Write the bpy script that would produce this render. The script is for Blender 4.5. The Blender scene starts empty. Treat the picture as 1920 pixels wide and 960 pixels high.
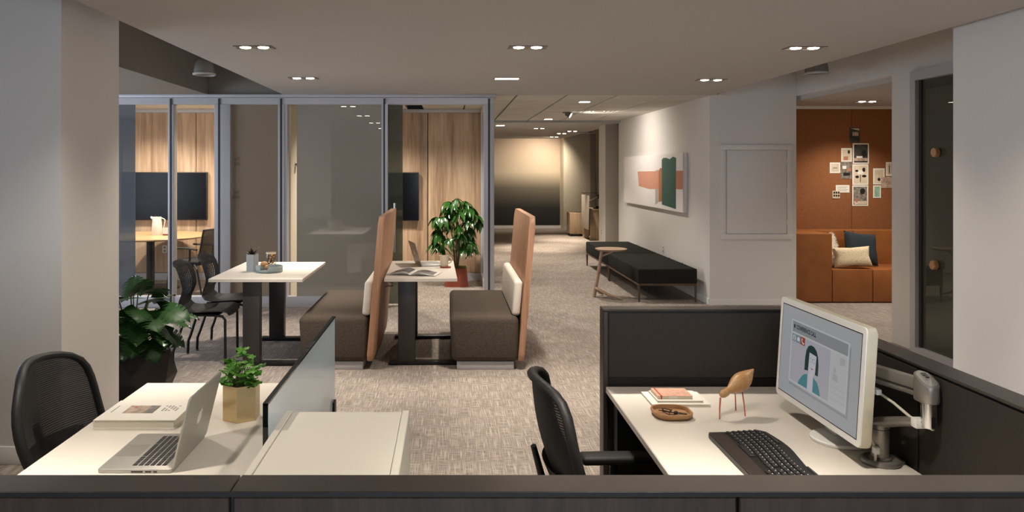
import bpy, bmesh, math, random
from mathutils import Vector, Matrix
random.seed(7)
PI = math.pi
SC = bpy.context.scene
COL = SC.collection

# ------------------------------------------------------------------ camera
cam_d = bpy.data.cameras.new('camera')
cam_d.sensor_width = 36.0
cam_d.lens = 36.0 * 1460.0 / 1920.0
cam_d.shift_x = 118.0 / 1920.0
cam_d.shift_y = -162.0 / 1920.0
cam_d.clip_start = 0.05
cam_o = bpy.data.objects.new('camera', cam_d)
cam_o.location = (0, 0, 1.65)
cam_o.rotation_euler = (PI / 2, 0, 0)
COL.objects.link(cam_o)
SC.camera = cam_o
# ------------------------------------------------------------------ world, daylight, exposure
world = bpy.data.worlds.new('world')
SC.world = world
world.use_nodes = True
bgn = world.node_tree.nodes['Background']
bgn.inputs[0].default_value = (0.55, 0.68, 1.0, 1)
bgn.inputs[1].default_value = 0.6
SC.view_settings.view_transform = 'Standard'
SC.view_settings.look = 'None'
SC.view_settings.gamma = 1.0
SC.view_settings.use_curve_mapping = False
SC.view_settings.exposure = 0.0
WARM = (1.0, 0.90, 0.785)
WARMER = (1.0, 0.86, 0.70)
COOL = (0.76, 0.86, 1.0)


def area_light(name, loc, rot, sx, sy, power, colour):
    d = bpy.data.lights.new(name, 'AREA')
    d.shape = 'RECTANGLE'; d.size = sx; d.size_y = sy
    d.energy = power; d.color = colour
    o = bpy.data.objects.new(name, d)
    o.location = loc; o.rotation_euler = rot
    COL.objects.link(o)
    return o


# daylight arriving through the two windows behind the viewer and the one in the left wall
WIN_X = (-.4, 1.3)
for wx in WIN_X:
    area_light('window_daylight', (wx, -4.9, 1.6), (PI / 2, 0, 0), 1.6, 1.7, 105, COOL)
area_light('window_daylight', (-5.9, 7.1, 1.55), (0, -PI / 2, 0), 1.7, 3.0, 115, COOL)


# ------------------------------------------------------------------ helpers
def lin(c):
    return c / 12.92 if c <= 0.04045 else ((c + 0.055) / 1.055) ** 2.4


def rgb(h):
    h = h.lstrip('#')
    return tuple(lin(int(h[i:i + 2], 16) / 255.0) for i in (0, 2, 4)) + (1,)


class N:
    """small node-tree helper"""

    def __init__(s, m):
        m.use_nodes = True
        s.t = m.node_tree; s.n = s.t.nodes; s.l = s.t.links
        s.bsdf = s.n['Principled BSDF']; s.out = s.n['Material Output']

    def new(s, typ, **kw):
        n = s.n.new(typ)
        for k, v in kw.items():
            if k.startswith('i_'):
                n.inputs[k[2:].replace('_', ' ')].default_value = v
            else:
                setattr(n, k, v)
        return n

    def link(s, a, b):
        s.l.new(a, b)

    def coords(s, scale=(1, 1, 1), kind='Object', rot=(0, 0, 0), rnd=False):
        tc = s.new('ShaderNodeTexCoord')
        mp = s.new('ShaderNodeMapping')
        mp.inputs['Scale'].default_value = scale
        mp.inputs['Rotation'].default_value = rot
        s.link(tc.outputs[kind], mp.inputs['Vector'])
        if rnd:
            oi = s.new('ShaderNodeObjectInfo')
            mm = s.new('ShaderNodeMath', operation='MULTIPLY'); mm.inputs[1].default_value = 37.0
            s.link(oi.outputs['Random'], mm.inputs[0])
            cx = s.new('ShaderNodeCombineXYZ')
            for k in range(3):
                s.link(mm.outputs[0], cx.inputs[k])
            s.link(cx.outputs[0], mp.inputs['Location'])
        return mp.outputs['Vector']

    def noise(s, vec, scale=5, detail=3, rough=0.5, dist=0):
        n = s.new('ShaderNodeTexNoise')
        n.inputs['Scale'].default_value = scale
        n.inputs['Detail'].default_value = detail
        n.inputs['Roughness'].default_value = rough
        n.inputs['Distortion'].default_value = dist
        if vec:
            s.link(vec, n.inputs['Vector'])
        return n.outputs['Fac']

    def ramp(s, fac, stops):
        r = s.new('ShaderNodeValToRGB')
        el = r.color_ramp.elements
        while len(el) < len(stops):
            el.new(0.5)
        for e, (p, c) in zip(el, stops):
            e.position = p; e.color = c
        s.link(fac, r.inputs['Fac'])
        return r.outputs['Color']

    def bump(s, fac, strength=0.2, dist=0.002):
        b = s.new('ShaderNodeBump')
        b.inputs['Strength'].default_value = strength
        b.inputs['Distance'].default_value = dist
        s.link(fac, b.inputs['Height'])
        s.link(b.outputs['Normal'], s.bsdf.inputs['Normal'])


MATS = {}


def mat(name, col, rough=0.5, metal=0.0, spec=0.5, var=None, bump=None, emit=None):
    """plain material; var=(scale, amount) mottles the colour, bump=(scale, strength)"""
    m = bpy.data.materials.new(name)
    n = N(m)
    c = rgb(col)
    n.bsdf.inputs['Base Color'].default_value = c
    n.bsdf.inputs['Roughness'].default_value = rough
    n.bsdf.inputs['Metallic'].default_value = metal
    n.bsdf.inputs['Specular IOR Level'].default_value = spec
    if var:
        a = var[1]
        f = n.noise(n.coords(rnd=True), var[0], 4)
        lo = tuple(x * (1 - a) for x in c[:3]) + (1,)
        hi = tuple(min(1, x * (1 + a)) for x in c[:3]) + (1,)
        n.link(n.ramp(f, [(0.3, lo), (0.7, hi)]), n.bsdf.inputs['Base Color'])
    if bump:
        n.bump(n.noise(n.coords(), bump[0], 2), bump[1])
    if emit:
        n.bsdf.inputs['Emission Color'].default_value = rgb(emit[0])
        n.bsdf.inputs['Emission Strength'].default_value = emit[1]
    MATS[name] = m
    return m


def wood(name, dark, mid, light, axis='z', fine=60, rough=0.45, contrast=(0.3, 0.5, 0.7)):
    m = bpy.data.materials.new(name)
    n = N(m)
    k = {'x': (0.06, 1, 1), 'y': (1, 0.06, 1), 'z': (1, 1, 0.06)}[axis]
    v = n.coords(k, rnd=True)
    f1 = n.noise(v, fine * 0.2, 3, 0.55, 0.6)
    f2 = n.noise(v, fine * 1.3, 2, 0.6)
    mx = n.new('ShaderNodeMath', operation='MULTIPLY_ADD')
    mx.inputs[1].default_value = 0.35
    n.link(f2, mx.inputs[0])
    m2 = n.new('ShaderNodeMath', operation='MULTIPLY'); m2.inputs[1].default_value = 0.65
    n.link(f1, m2.inputs[0]); n.link(m2.outputs[0], mx.inputs[2])
    n.link(n.ramp(mx.outputs[0], [(contrast[0], rgb(dark)), (contrast[1], rgb(mid)), (contrast[2], rgb(light))]),
           n.bsdf.inputs['Base Color'])
    n.bsdf.inputs['Roughness'].default_value = rough
    n.bump(f2, 0.08, 0.001)
    MATS[name] = m
    return m


def fabric(name, dark, light, scale=350, rough=0.95, bump=0.35):
    m = bpy.data.materials.new(name)
    n = N(m)
    f = n.noise(n.coords(), scale, 2, 0.7)
    n.link(n.ramp(f, [(0.35, rgb(dark)), (0.65, rgb(light))]), n.bsdf.inputs['Base Color'])
    n.bsdf.inputs['Roughness'].default_value = rough
    n.bsdf.inputs['Specular IOR Level'].default_value = 0.15
    n.bump(f, bump, 0.002)
    MATS[name] = m
    return m


def glass(name, tint, fac_diffuse=0.0, diff='#000000', ior=1.45, refl_rough=0.0):
    """sheet glass: transparent + fresnel reflection (+ a share of solid tint)"""
    m = bpy.data.materials.new(name)
    n = N(m)
    tr = n.new('ShaderNodeBsdfTransparent'); tr.inputs[0].default_value = rgb(tint)
    last = tr.outputs[0]
    if fac_diffuse > 0:
        df = n.new('ShaderNodeBsdfDiffuse'); df.inputs[0].default_value = rgb(diff)
        mx = n.new('ShaderNodeMixShader'); mx.inputs[0].default_value = fac_diffuse
        n.link(last, mx.inputs[1]); n.link(df.outputs[0], mx.inputs[2])
        last = mx.outputs[0]
    gl = n.new('ShaderNodeBsdfGlossy'); gl.inputs['Roughness'].default_value = refl_rough
    fr = n.new('ShaderNodeFresnel'); fr.inputs['IOR'].default_value = ior
    mx2 = n.new('ShaderNodeMixShader')
    geo = n.new('ShaderNodeNewGeometry')
    sub = n.new('ShaderNodeMath', operation='SUBTRACT'); sub.inputs[0].default_value = 1.0
    n.link(geo.outputs['Backfacing'], sub.inputs[1])
    mul = n.new('ShaderNodeMath', operation='MULTIPLY')
    n.link(fr.outputs[0], mul.inputs[0]); n.link(sub.outputs[0], mul.inputs[1])
    n.link(mul.outputs[0], mx2.inputs[0]); n.link(last, mx2.inputs[1]); n.link(gl.outputs[0], mx2.inputs[2])
    n.link(mx2.outputs[0], n.out.inputs['Surface'])
    MATS[name] = m
    return m


class B:
    """bmesh collector in local coordinates"""

    def __init__(s):
        s.bm = bmesh.new()
        s.mark = 0

    def start(s):
        s.mark = len(s.bm.verts)
        return s

    def map(s, fn):
        """move the vertices added since start()"""
        s.bm.verts.ensure_lookup_table()
        for v in list(s.bm.verts)[s.mark:]:
            v.co = Vector(fn(v.co))
        return s

    def _add(s, t):
        me = bpy.data.meshes.new('tmp')
        t.to_mesh(me); t.free()
        s.bm.from_mesh(me)
        bpy.data.meshes.remove(me)
        return s

    def box(s, x0, x1, y0, y1, z0, z1, bev=0.0, seg=2):
        t = bmesh.new()
        bmesh.ops.create_cube(t, size=1)
        for v in t.verts:
            v.co = Vector(((x0 + x1) / 2 + v.co.x * (x1 - x0), (y0 + y1) / 2 + v.co.y * (y1 - y0),
                           (z0 + z1) / 2 + v.co.z * (z1 - z0)))
        if bev > 0:
            bmesh.ops.bevel(t, geom=list(t.edges), offset=bev, segments=seg, profile=0.5, affect='EDGES')
        return s._add(t)

    def prism(s, poly, h0, h1, fn=None, bev=0.0, seg=2):
        """extrude a 2-D outline between heights h0 and h1; fn(u, v, w) -> xyz"""
        t = bmesh.new()
        fn = fn or (lambda u, v, w: (u, v, w))
        lo = [t.verts.new((u, v, h0)) for u, v in poly]
        hi = [t.verts.new((u, v, h1)) for u, v in poly]
        k = len(poly)
        f1 = t.faces.new(lo[::-1]); f2 = t.faces.new(hi)
        for i in range(k):
            t.faces.new((lo[i], lo[(i + 1) % k], hi[(i + 1) % k], hi[i]))
        if bev > 0:
            es = list(f1.edges) + list(f2.edges)
            bmesh.ops.bevel(t, geom=es, offset=bev, segments=seg, profile=0.5, affect='EDGES')
        for v in t.verts:
            v.co = Vector(fn(*v.co))
        bmesh.ops.recalc_face_normals(t, faces=list(t.faces))
        return s._add(t)

    def cyl(s, p0, p1, r0, r1=None, seg=20):
        return s.tube([p0, p1], [r0, r0 if r1 is None else r1], seg)

    def tube(s, pts, r, seg=10, flat=1.0):
        pts = [Vector(p) for p in pts]
        rs = r if isinstance(r, (list, tuple)) else [r] * len(pts)
        t = bmesh.new()
        rings = []
        up = None
        for i, p in enumerate(pts):
            d = (pts[min(i + 1, len(pts) - 1)] - pts[max(i - 1, 0)]).normalized()
            if up is None:
                up = Vector((0, 0, 1)) if abs(d.z) < 0.9 else Vector((1, 0, 0))
            a = d.cross(up).normalized()
            b2 = a.cross(d).normalized()
            up = b2
            rings.append([t.verts.new(p + (a * math.cos(2 * PI * k / seg) + b2 * math.sin(2 * PI * k / seg) * flat) * rs[i])
                          for k in range(seg)])
        for q in range(len(rings) - 1):
            for k in range(seg):
                t.faces.new((rings[q][k], rings[q][(k + 1) % seg], rings[q + 1][(k + 1) % seg], rings[q + 1][k]))
        t.faces.new(rings[0][::-1]); t.faces.new(rings[-1])
        bmesh.ops.recalc_face_normals(t, faces=list(t.faces))
        return s._add(t)

    def lathe(s, prof, c=(0, 0, 0), seg=28, fn=None):
        t = bmesh.new()
        rings = []
        for r, z in prof:
            if r < 1e-6:
                rings.append([t.verts.new((c[0], c[1], c[2] + z))])
            else:
                rings.append([t.verts.new((c[0] + r * math.cos(2 * PI * k / seg), c[1] + r * math.sin(2 * PI * k / seg), c[2] + z))
                              for k in range(seg)])
        for a, b2 in zip(rings, rings[1:]):
            for k in range(seg):
                k2 = (k + 1) % seg
                if len(a) == 1 and len(b2) == 1:
                    continue
                if len(a) == 1:
                    t.faces.new((a[0], b2[k], b2[k2]))
                elif len(b2) == 1:
                    t.faces.new((a[k], b2[0], a[k2]))
                else:
                    t.faces.new((a[k], b2[k], b2[k2], a[k2]))
        bmesh.ops.recalc_face_normals(t, faces=list(t.faces))
        if fn:
            for v in t.verts:
                v.co = Vector(fn(v.co))
        return s._add(t)

    def ball(s, c, r, sx=1, sy=1, sz=1, u=16, v=10):
        t = bmesh.new()
        bmesh.ops.create_uvsphere(t, u_segments=u, v_segments=v, radius=r)
        for w in t.verts:
            w.co = Vector((c[0] + w.co.x * sx, c[1] + w.co.y * sy, c[2] + w.co.z * sz))
        return s._add(t)

    def poly(s, pts):
        t = bmesh.new()
        t.faces.new([t.verts.new(p) for p in pts])
        return s._add(t)

    def grid(s, fn, nu, nv, skip=None, hole=0.0):
        """surface fn(u, v); cells with skip(u, v) get a square hole"""
        t = bmesh.new()
        g = [[t.verts.new(fn(i / nu, j / nv)) for j in range(nv + 1)] for i in range(nu + 1)]
        for i in range(nu):
            for j in range(nv):
                q = (g[i][j], g[i + 1][j], g[i + 1][j + 1], g[i][j + 1])
                if skip and skip((i + .5) / nu, (j + .5) / nv, i, j):
                    c = sum((v.co for v in q), Vector()) / 4
                    inn = [t.verts.new(c + (v.co - c) * hole) for v in q]
                    for k in range(4):
                        t.faces.new((q[k], q[(k + 1) % 4], inn[(k + 1) % 4], inn[k]))
                else:
                    t.faces.new(q)
        return s._add(t)

    def mesh(s, name, smooth=35):
        me = bpy.data.meshes.new(name)
        s.bm.to_mesh(me); s.bm.free()
        if smooth:
            for p in me.polygons:
                p.use_smooth = True
            try:
                me.set_sharp_from_angle(angle=math.radians(smooth))
            except Exception:
                pass
        return me


def obj(name, b, m, parent=None, loc=(0, 0, 0), smooth=35, kind=None, label=None):
    me = b.mesh(name, smooth) if isinstance(b, B) else b
    if m is not None and not me.materials:
        me.materials.append(MATS[m] if isinstance(m, str) else m)
    o = bpy.data.objects.new(name, me)
    COL.objects.link(o)
    o.location = loc
    if parent is not None:
        o.parent = parent
    if kind:
        o['kind'] = kind
    if label:
        o['label'] = label
    return o


def tag(o, label, cat, group=None):
    o['label'] = label; o['category'] = cat
    if group:
        o['group'] = group
    return o


def thing(name, label, cat, loc=(0, 0, 0), rz=0.0, group=None):
    o = bpy.data.objects.new(name, None)
    o.empty_display_size = 0.1
    COL.objects.link(o)
    o.location = loc; o.rotation_euler = (0, 0, rz)
    return tag(o, label, cat, group)


def solo(name, label, cat, b, m, loc=(0, 0, 0), rz=0.0, group=None, smooth=35):
    o = obj(name, b, m, None, loc, smooth)
    o.rotation_euler = (0, 0, rz)
    return tag(o, label, cat, group)


def struct(name, label, b, m, smooth=0):
    o = obj(name, b, m, None, (0, 0, 0), smooth)
    o['kind'] = 'structure'; o['label'] = label
    return o


def copy_tree(root, loc=None, rz=None, label=None):
    r = root.copy(); COL.objects.link(r)
    if loc is not None:
        r.location = loc
    if rz is not None:
        r.rotation_euler = (0, 0, rz)
    if label:
        r['label'] = label

    def rec(a, b2):
        for ch in list(a.children):
            c = ch.copy(); COL.objects.link(c); c.parent = b2
            rec(ch, c)
    rec(root, r)
    return r


def mod_solid(o, t, off=0):
    m = o.modifiers.new('thickness', 'SOLIDIFY'); m.thickness = t; m.offset = off
    return o


def rrect(w, h, r, seg=4, cx=0, cy=0):
    pts = []
    for sx, sy, a0 in ((1, 1, 0), (-1, 1, 90), (-1, -1, 180), (1, -1, 270)):
        for k in range(seg + 1):
            a = math.radians(a0 + 90 * k / seg)
            pts.append((cx + sx * (w / 2 - r) + r * math.cos(a), cy + sy * (h / 2 - r) + r * math.sin(a)))
    return pts


def text_mesh(name, body, size, fn, depth=0.0):
    cu = bpy.data.curves.new(name, 'FONT')
    cu.body = body; cu.size = size; cu.resolution_u = 3; cu.offset = size * .035
    tmp = bpy.data.objects.new('tmp_text', cu)
    COL.objects.link(tmp)
    bpy.context.view_layer.update()
    me = bpy.data.meshes.new_from_object(tmp.evaluated_get(bpy.context.evaluated_depsgraph_get()))
    bpy.data.objects.remove(tmp); bpy.data.curves.remove(cu)
    for v in me.vertices:
        v.co = Vector(fn(v.co.x, v.co.y))
    me.name = name
    me.materials.clear()
    return me


# ------------------------------------------------------------------ materials
mat('wall_paint', '#d0cdc9', 0.75, var=(0.8, 0.02), bump=(220, 0.03))
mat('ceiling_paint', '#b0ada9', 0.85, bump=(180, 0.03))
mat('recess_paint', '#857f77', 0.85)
mat('cream_paint', '#d3c8b2', 0.75, bump=(200, 0.03))
mat('white_trim', '#dcd9d4', 0.5)
mat('pendant_rim', '#b5b0aa', 0.6)
mat('tile_board', '#c9c5bc', 0.9, var=(2.0, 0.04), bump=(420, 0.25))
mat('tile_grid', '#6f6a62', 0.6)
mat('steel_frame', '#b3b2b6', 0.42, metal=0.1)
mat('frame_gap', '#2d2d31', 0.6)
mat('black_metal', '#17171a', 0.42, spec=0.4)
mat('charcoal_metal', '#3a3735', 0.45, metal=0.2)
mat('black_plastic', '#151515', 0.55)
mat('black_gloss', '#0b0c0f', 0.16)
mat('screen_black', '#07070a', 0.22, spec=0.15)
mat('white_laminate', '#dad3c8', 0.38, spec=0.4)
mat('white_edge', '#d8d1c8', 0.5)
mat('cabinet_paint', '#d3cfc4', 0.5)
mat('panel_cap', '#433e3a', 0.30, metal=0.45, var=(25, 0.06))
mat('panel_post', '#453d39', 0.4, metal=0.4)
mat('lens', '#fff3df', 0.3, emit=('#fff0d8', 26.0))
mat('lens_bar', '#fff3df', 0.3, emit=('#fff0d8', 14.0))
mat('lens_dim', '#fff3df', 0.3, emit=('#fff0d8', 3.0))
mat('lamp_trim', '#6c655d', 0.5, metal=0.3)
mat('mesh_seat', '#17171a', 0.9)
mat('aluminium', '#a9a69f', 0.42, metal=0.55)
mat('arm_metal', '#8b867f', 0.36, metal=0.5)
mat('trackpad_grey', '#8f8c86', 0.4, metal=0.4)
mat('chrome', '#c3c3c3', 0.18, metal=1.0)
mat('key_black', '#1a1918', 0.5)
mat('keyboard_black', '#171413', 0.42)
mat('keyboard_rest', '#2a211d', 0.5)
mat('bezel_white', '#eaeae7', 0.4)
mat('bezel_side', '#c5bfac', 0.45)
mat('cable_white', '#d9d3c0', 0.5)
mat('brass', '#cbb48c', 0.3, metal=0.85, var=(6, 0.08))
mat('soil', '#2b2015', 0.95, bump=(120, 0.8))
mat('moss', '#4c4a1c', 0.95, bump=(160, 0.9))
mat('leaf_monstera', '#1f3d18', 0.3, spec=0.5, var=(9, 0.3))
mat('leaf_money', '#27501c', 0.24, spec=0.6, var=(7, 0.3))
mat('leaf_bright', '#4f8a24', 0.5, var=(30, 0.3))
mat('leaf_succulent', '#3a2a2c', 0.5)
mat('leaf_succulent_green', '#566b2b', 0.5)
mat('stem_green', '#4d5a2c', 0.6)
mat('stem_brown', '#5a4a33', 0.7)
mat('planter_black', '#211e1d', 0.5, spec=0.35)
mat('terracotta', '#8a3f2c', 0.6, var=(12, 0.06))
mat('ceramic_grey', '#a7aeb1', 0.5)
mat('ceramic_tray', '#8f9b9d', 0.5)
mat('ceramic_white', '#e9e4dc', 0.35)
mat('ceramic_cream', '#d9ccb6', 0.4)
mat('paper', '#e6e1d7', 0.7)
mat('paper_page', '#d8d1c0', 0.85, var=(300, 0.06))
mat('ink', '#37332f', 0.8)
mat('ink_soft', '#8c867d', 0.8)
mat('red_band', '#b23a2c', 0.6)
mat('notebook_pink', '#cfa18a', 0.8, var=(90, 0.18))
mat('notebook_edge', '#d9d3b9', 0.8)
mat('coral_metal', '#c46a58', 0.5)
mat('leather_rust', '#8c5429', 0.38, spec=0.45, var=(5, 0.14), bump=(180, 0.12))
mat('cork_rust', '#865430', 0.95, var=(60, 0.1), bump=(260, 0.3))
mat('fur_white', '#ece4d8', 0.95)
mat('navy_fabric', '#222c33', 0.9, bump=(300, 0.15))
mat('taupe_wall', '#a3988b', 0.7)
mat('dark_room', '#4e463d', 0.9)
mat('art_white', '#dedad8', 0.8)
mat('art_grey', '#aaa4a2', 0.8)
mat('art_coral', '#c68f78', 0.8)
mat('art_coral_deep', '#b8785f', 0.8)
mat('art_brown', '#a56d45', 0.8)
mat('art_green', '#2d5548', 0.8)
mat('outlet_white', '#d8d5ce', 0.5)
mat('photo_dark', '#3c3a38', 0.5, var=(14, 0.5))
mat('photo_grey', '#7d766e', 0.5, var=(26, 0.7))
mat('photo_warm', '#b09a88', 0.5, var=(40, 0.4))
mat('photo_cream', '#cfc0a8', 0.5, var=(9, 0.15))
mat('photo_mint', '#8bb09b', 0.6, var=(20, 0.3))
mat('photo_black', '#1d1b1a', 0.5)
mat('photo_plum', '#b0745c', 0.6)
fabric('seat_fabric', '#3a332d', '#5d534a', 260)
fabric('cushion_white', '#d9d0c2', '#efe8dc', 180, bump=0.5)
fabric('bench_fabric', '#1b1c1a', '#272825', 500, bump=0.15)
fabric('panel_fabric', '#393633', '#494541', 600, bump=0.2)
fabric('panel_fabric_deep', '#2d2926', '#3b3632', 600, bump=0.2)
fabric('wool_cream', '#b9a37f', '#efe2c6', 130, bump=1.0)
wood('wood_panel', '#8a6e55', '#af9275', '#c8ae92', 'z', 26, 0.5, (0.36, 0.5, 0.66))
wood('wood_booth', '#a07458', '#b08668', '#bf987c', 'z', 60, 0.55)
wood('wood_table', '#a8845a', '#bf9a6e', '#cfae86', 'x', 40, 0.35)
wood('wood_dark', '#33271f', '#40322a', '#4c3d33', 'z', 90, 0.45)
wood('wood_side', '#8f7460', '#a38872', '#b59b86', 'x', 60, 0.45)
wood('wood_tray', '#8d6640', '#a97e55', '#bf966b', 'x', 120, 0.5)
wood('wood_bird', '#9d7243', '#b98b59', '#caa073', 'z', 150, 0.4)
wood('wood_walnut', '#3a2a1e', '#4a3728', '#5b4634', 'z', 60, 0.5)
wood('wood_pale', '#9c8468', '#b59b7c', '#c8b092', 'z', 50, 0.5)
wood('wood_knob', '#a0724a', '#b78a5f', '#c69c72', 'x', 160, 0.5)
glass('glass_clear', '#fbfcfc', 0.0)
glass('glass_blue', '#b9c2cc', 0.45, '#82868c')
glass('glass_tint', '#cbbfae', 0.5, '#b5a48f', 1.6)
glass('glass_grey', '#9a9a99', 0.68, '#aaa396', 1.85)
glass('glass_green', '#b5bbb2', 0.35, '#7c8178')
glass('glass_door', '#a5a99b', 0.5, '#5d6055', 1.5)
glass('glass_desk', '#eef4f6', 0.88, '#e6f3fb', 1.5, 0.06)  # frosted sheet; pale blue solid share also stands in for a bright reflection
_n = MATS['glass_desk'].node_tree
_df = [q for q in _n.nodes if q.type == 'BSDF_DIFFUSE'][0]
_mx = _df.outputs[0].links[0].to_socket
_tl = _n.nodes.new('ShaderNodeBsdfTranslucent'); _tl.inputs[0].default_value = rgb('#eaf4f8')
_m3 = _n.nodes.new('ShaderNodeMixShader'); _m3.inputs[0].default_value = 0.5
_n.links.new(_df.outputs[0], _m3.inputs[1]); _n.links.new(_tl.outputs[0], _m3.inputs[2]); _n.links.new(_m3.outputs[0], _mx)
glass('glass_edge', '#39504c', 0.75, '#101c1c')
glass('glass_jar', '#f3f3ee', 0.0)


def carpet_material():
    m = bpy.data.materials.new('carpet')
    n = N(m)
    a = n.noise(n.coords((210, 5.0, 1)), 1.0, 1, 0.5)
    b2 = n.noise(n.coords((13, 240, 1)), 1.0, 1, 0.5)
    g = n.noise(n.coords((260, 260, 1)), 1.0, 0, 0.5)
    c = n.noise(n.coords((1.6, 1.6, 1)), 1.0, 2, 0.5)
    mx = n.new('ShaderNodeMath', operation='MAXIMUM')
    n.link(a, mx.inputs[0]); n.link(b2, mx.inputs[1])
    ad = n.new('ShaderNodeMath', operation='MULTIPLY_ADD'); ad.inputs[1].default_value = 0.16
    n.link(c, ad.inputs[0]); n.link(mx.outputs[0], ad.inputs[2])
    ad2 = n.new('ShaderNodeMath', operation='MULTIPLY_ADD'); ad2.inputs[1].default_value = 0.12
    n.link(g, ad2.inputs[0]); n.link(ad.outputs[0], ad2.inputs[2])
    ad = ad2
    n.link(n.ramp(ad.outputs[0], [(0.55, rgb('#6d645d')), (0.68, rgb('#8a8078')), (0.84, rgb('#afa499'))]),
           n.bsdf.inputs['Base Color'])
    n.bsdf.inputs['Roughness'].default_value = 0.95
    n.bsdf.inputs['Specular IOR Level'].default_value = 0.1
    n.bump(ad.outputs[0], 0.5, 0.004)
    MATS['carpet'] = m


carpet_material()


def mural_material():
    """printed ombre graphic: tan at the top fading to near black at the bottom"""
    m = bpy.data.materials.new('mural_print')
    n = N(m)
    tc = n.new('ShaderNodeTexCoord')
    sp = n.new('ShaderNodeSeparateXYZ')
    n.link(tc.outputs['Object'], sp.inputs[0])
    mp = n.new('ShaderNodeMapRange')
    mp.inputs['From Min'].default_value = 0.0; mp.inputs['From Max'].default_value = 2.5
    n.link(sp.outputs['Z'], mp.inputs['Value'])
    n.link(n.ramp(mp.outputs[0], [(0.0, rgb('#171716')), (0.2, rgb('#25241f')), (0.42, rgb('#6b6354')), (0.60, rgb('#c6b69d')), (1.0, rgb('#c0a892'))]),
           n.bsdf.inputs['Base Color'])
    n.bsdf.inputs['Roughness'].default_value = 0.6
    MATS['mural_print'] = m


mural_material()


def mesh_weave_material():
    """open black weave of a chair back"""
    m = bpy.data.materials.new('mesh_weave')
    n = N(m)
    w = n.new('ShaderNodeTexWave', wave_type='BANDS', bands_direction='Z')
    w.inputs['Scale'].default_value = 42
    w.inputs['Distortion'].default_value = 0
    n.link(n.coords(), w.inputs['Vector'])
    n.bsdf.inputs['Base Color'].default_value = rgb('#1a1a1c')
    n.bsdf.inputs['Roughness'].default_value = 0.7
    tr = n.new('ShaderNodeBsdfTransparent')
    mr = n.new('ShaderNodeMapRange')
    mr.inputs['To Min'].default_value = 0.86; mr.inputs['To Max'].default_value = 1.0
    n.link(w.outputs['Fac'], mr.inputs['Value'])
    mx = n.new('ShaderNodeMixShader')
    n.link(mr.outputs[0], mx.inputs[0]); n.link(tr.outputs[0], mx.inputs[1]); n.link(n.bsdf.outputs[0], mx.inputs[2])
    n.link(mx.outputs[0], n.out.inputs['Surface'])
    MATS['mesh_weave'] = m


mesh_weave_material()


def flat_emit(name, col, strength=0.42):
    """lit pixels of a display"""
    m = mat(name, '#050505', 0.35, emit=(col, strength), spec=0.3)
    return m


for nm, c in dict(px_back='#c9cbce', px_window='#e3e4e6', px_header='#a9acaf', px_video='#cfcdd6', px_side='#dedfe1', px_dark='#2a3331',
                  px_hair='#2c4741', px_teal='#5aa0ab', px_face='#e9e7f2', px_red='#c2502d', px_blue='#8fa8b4', px_grey='#a5adb2',
                  px_white='#f2f4f5', px_shadow='#b3b5b8', px_faint='#cdced0').items():
    flat_emit(nm, c)

# ------------------------------------------------------------------ the shell
ZC = 2.55      # soffit and tile ceiling height
ZU = 3.05      # recess ceiling height
YP = 9.37      # plane of the glass partition
struct('floor', 'taupe woven carpet floor with fine crossing streaks', B().box(-6.2, 8.2, -5.1, 24, -0.1, 0), 'carpet')
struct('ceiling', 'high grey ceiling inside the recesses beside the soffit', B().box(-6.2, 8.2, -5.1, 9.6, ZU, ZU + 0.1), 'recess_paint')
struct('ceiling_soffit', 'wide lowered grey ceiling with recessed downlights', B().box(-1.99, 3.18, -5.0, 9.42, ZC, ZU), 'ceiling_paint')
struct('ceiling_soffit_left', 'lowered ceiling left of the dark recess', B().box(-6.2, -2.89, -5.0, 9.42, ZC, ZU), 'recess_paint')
struct('wall_left', 'painted wall with a wide window far on the left, behind the column', B().box(-6.2, -6.0, -5.0, 5.6, 0, ZU).box(-6.2, -6.0, 8.6, 12.0, 0, ZU).box(-6.2, -6.0, 5.6, 8.6, 0, .7).box(-6.2, -6.0, 5.6, 8.6, 2.4, ZU), 'wall_paint')
w = struct('window_3', 'wide window in the left wall behind the column', B().box(-6.12, -6.02, 5.6, 5.66, .7, 2.4).box(-6.12, -6.02, 8.54, 8.6, .7, 2.4).box(-6.12, -6.02, 5.66, 8.54, .7, .76).box(-6.12, -6.02, 5.66, 8.54, 2.34, 2.4).box(-6.12, -6.02, 7.07, 7.13, .76, 2.34), 'white_trim')
obj('pane', B().box(-6.08, -6.07, 5.66, 8.54, .76, 2.34), 'glass_clear', w)
b = B()
b.box(-6.2, 4.36, -5.1, -4.95, 0, 0.75); b.box(-6.2, 4.36, -5.1, -4.95, 2.45, ZU)
for x0, x1 in ((-6.2, -1.2), (.4, .5), (2.1, 4.36)):
    b.box(x0, x1, -5.1, -4.95, .75, 2.45)
struct('wall_rear', 'painted wall with two windows behind the viewer', b, 'wall_paint')
for i, wx in enumerate(WIN_X):
    b = B()
    b.box(wx - .8, wx - .75, -5.08, -4.97, .75, 2.45); b.box(wx + .75, wx + .8, -5.08, -4.97, .75, 2.45)
    b.box(wx - .75, wx + .75, -5.08, -4.97, .75, .8); b.box(wx - .75, wx + .75, -5.08, -4.97, 2.4, 2.45)
    w = struct('window_%d' % (i + 1), 'window in the wall behind the viewer', b, 'white_trim')
    obj('pane', B().box(wx - .75, wx + .75, -5.04, -5.03, .8, 2.4), 'glass_clear', w)
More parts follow.
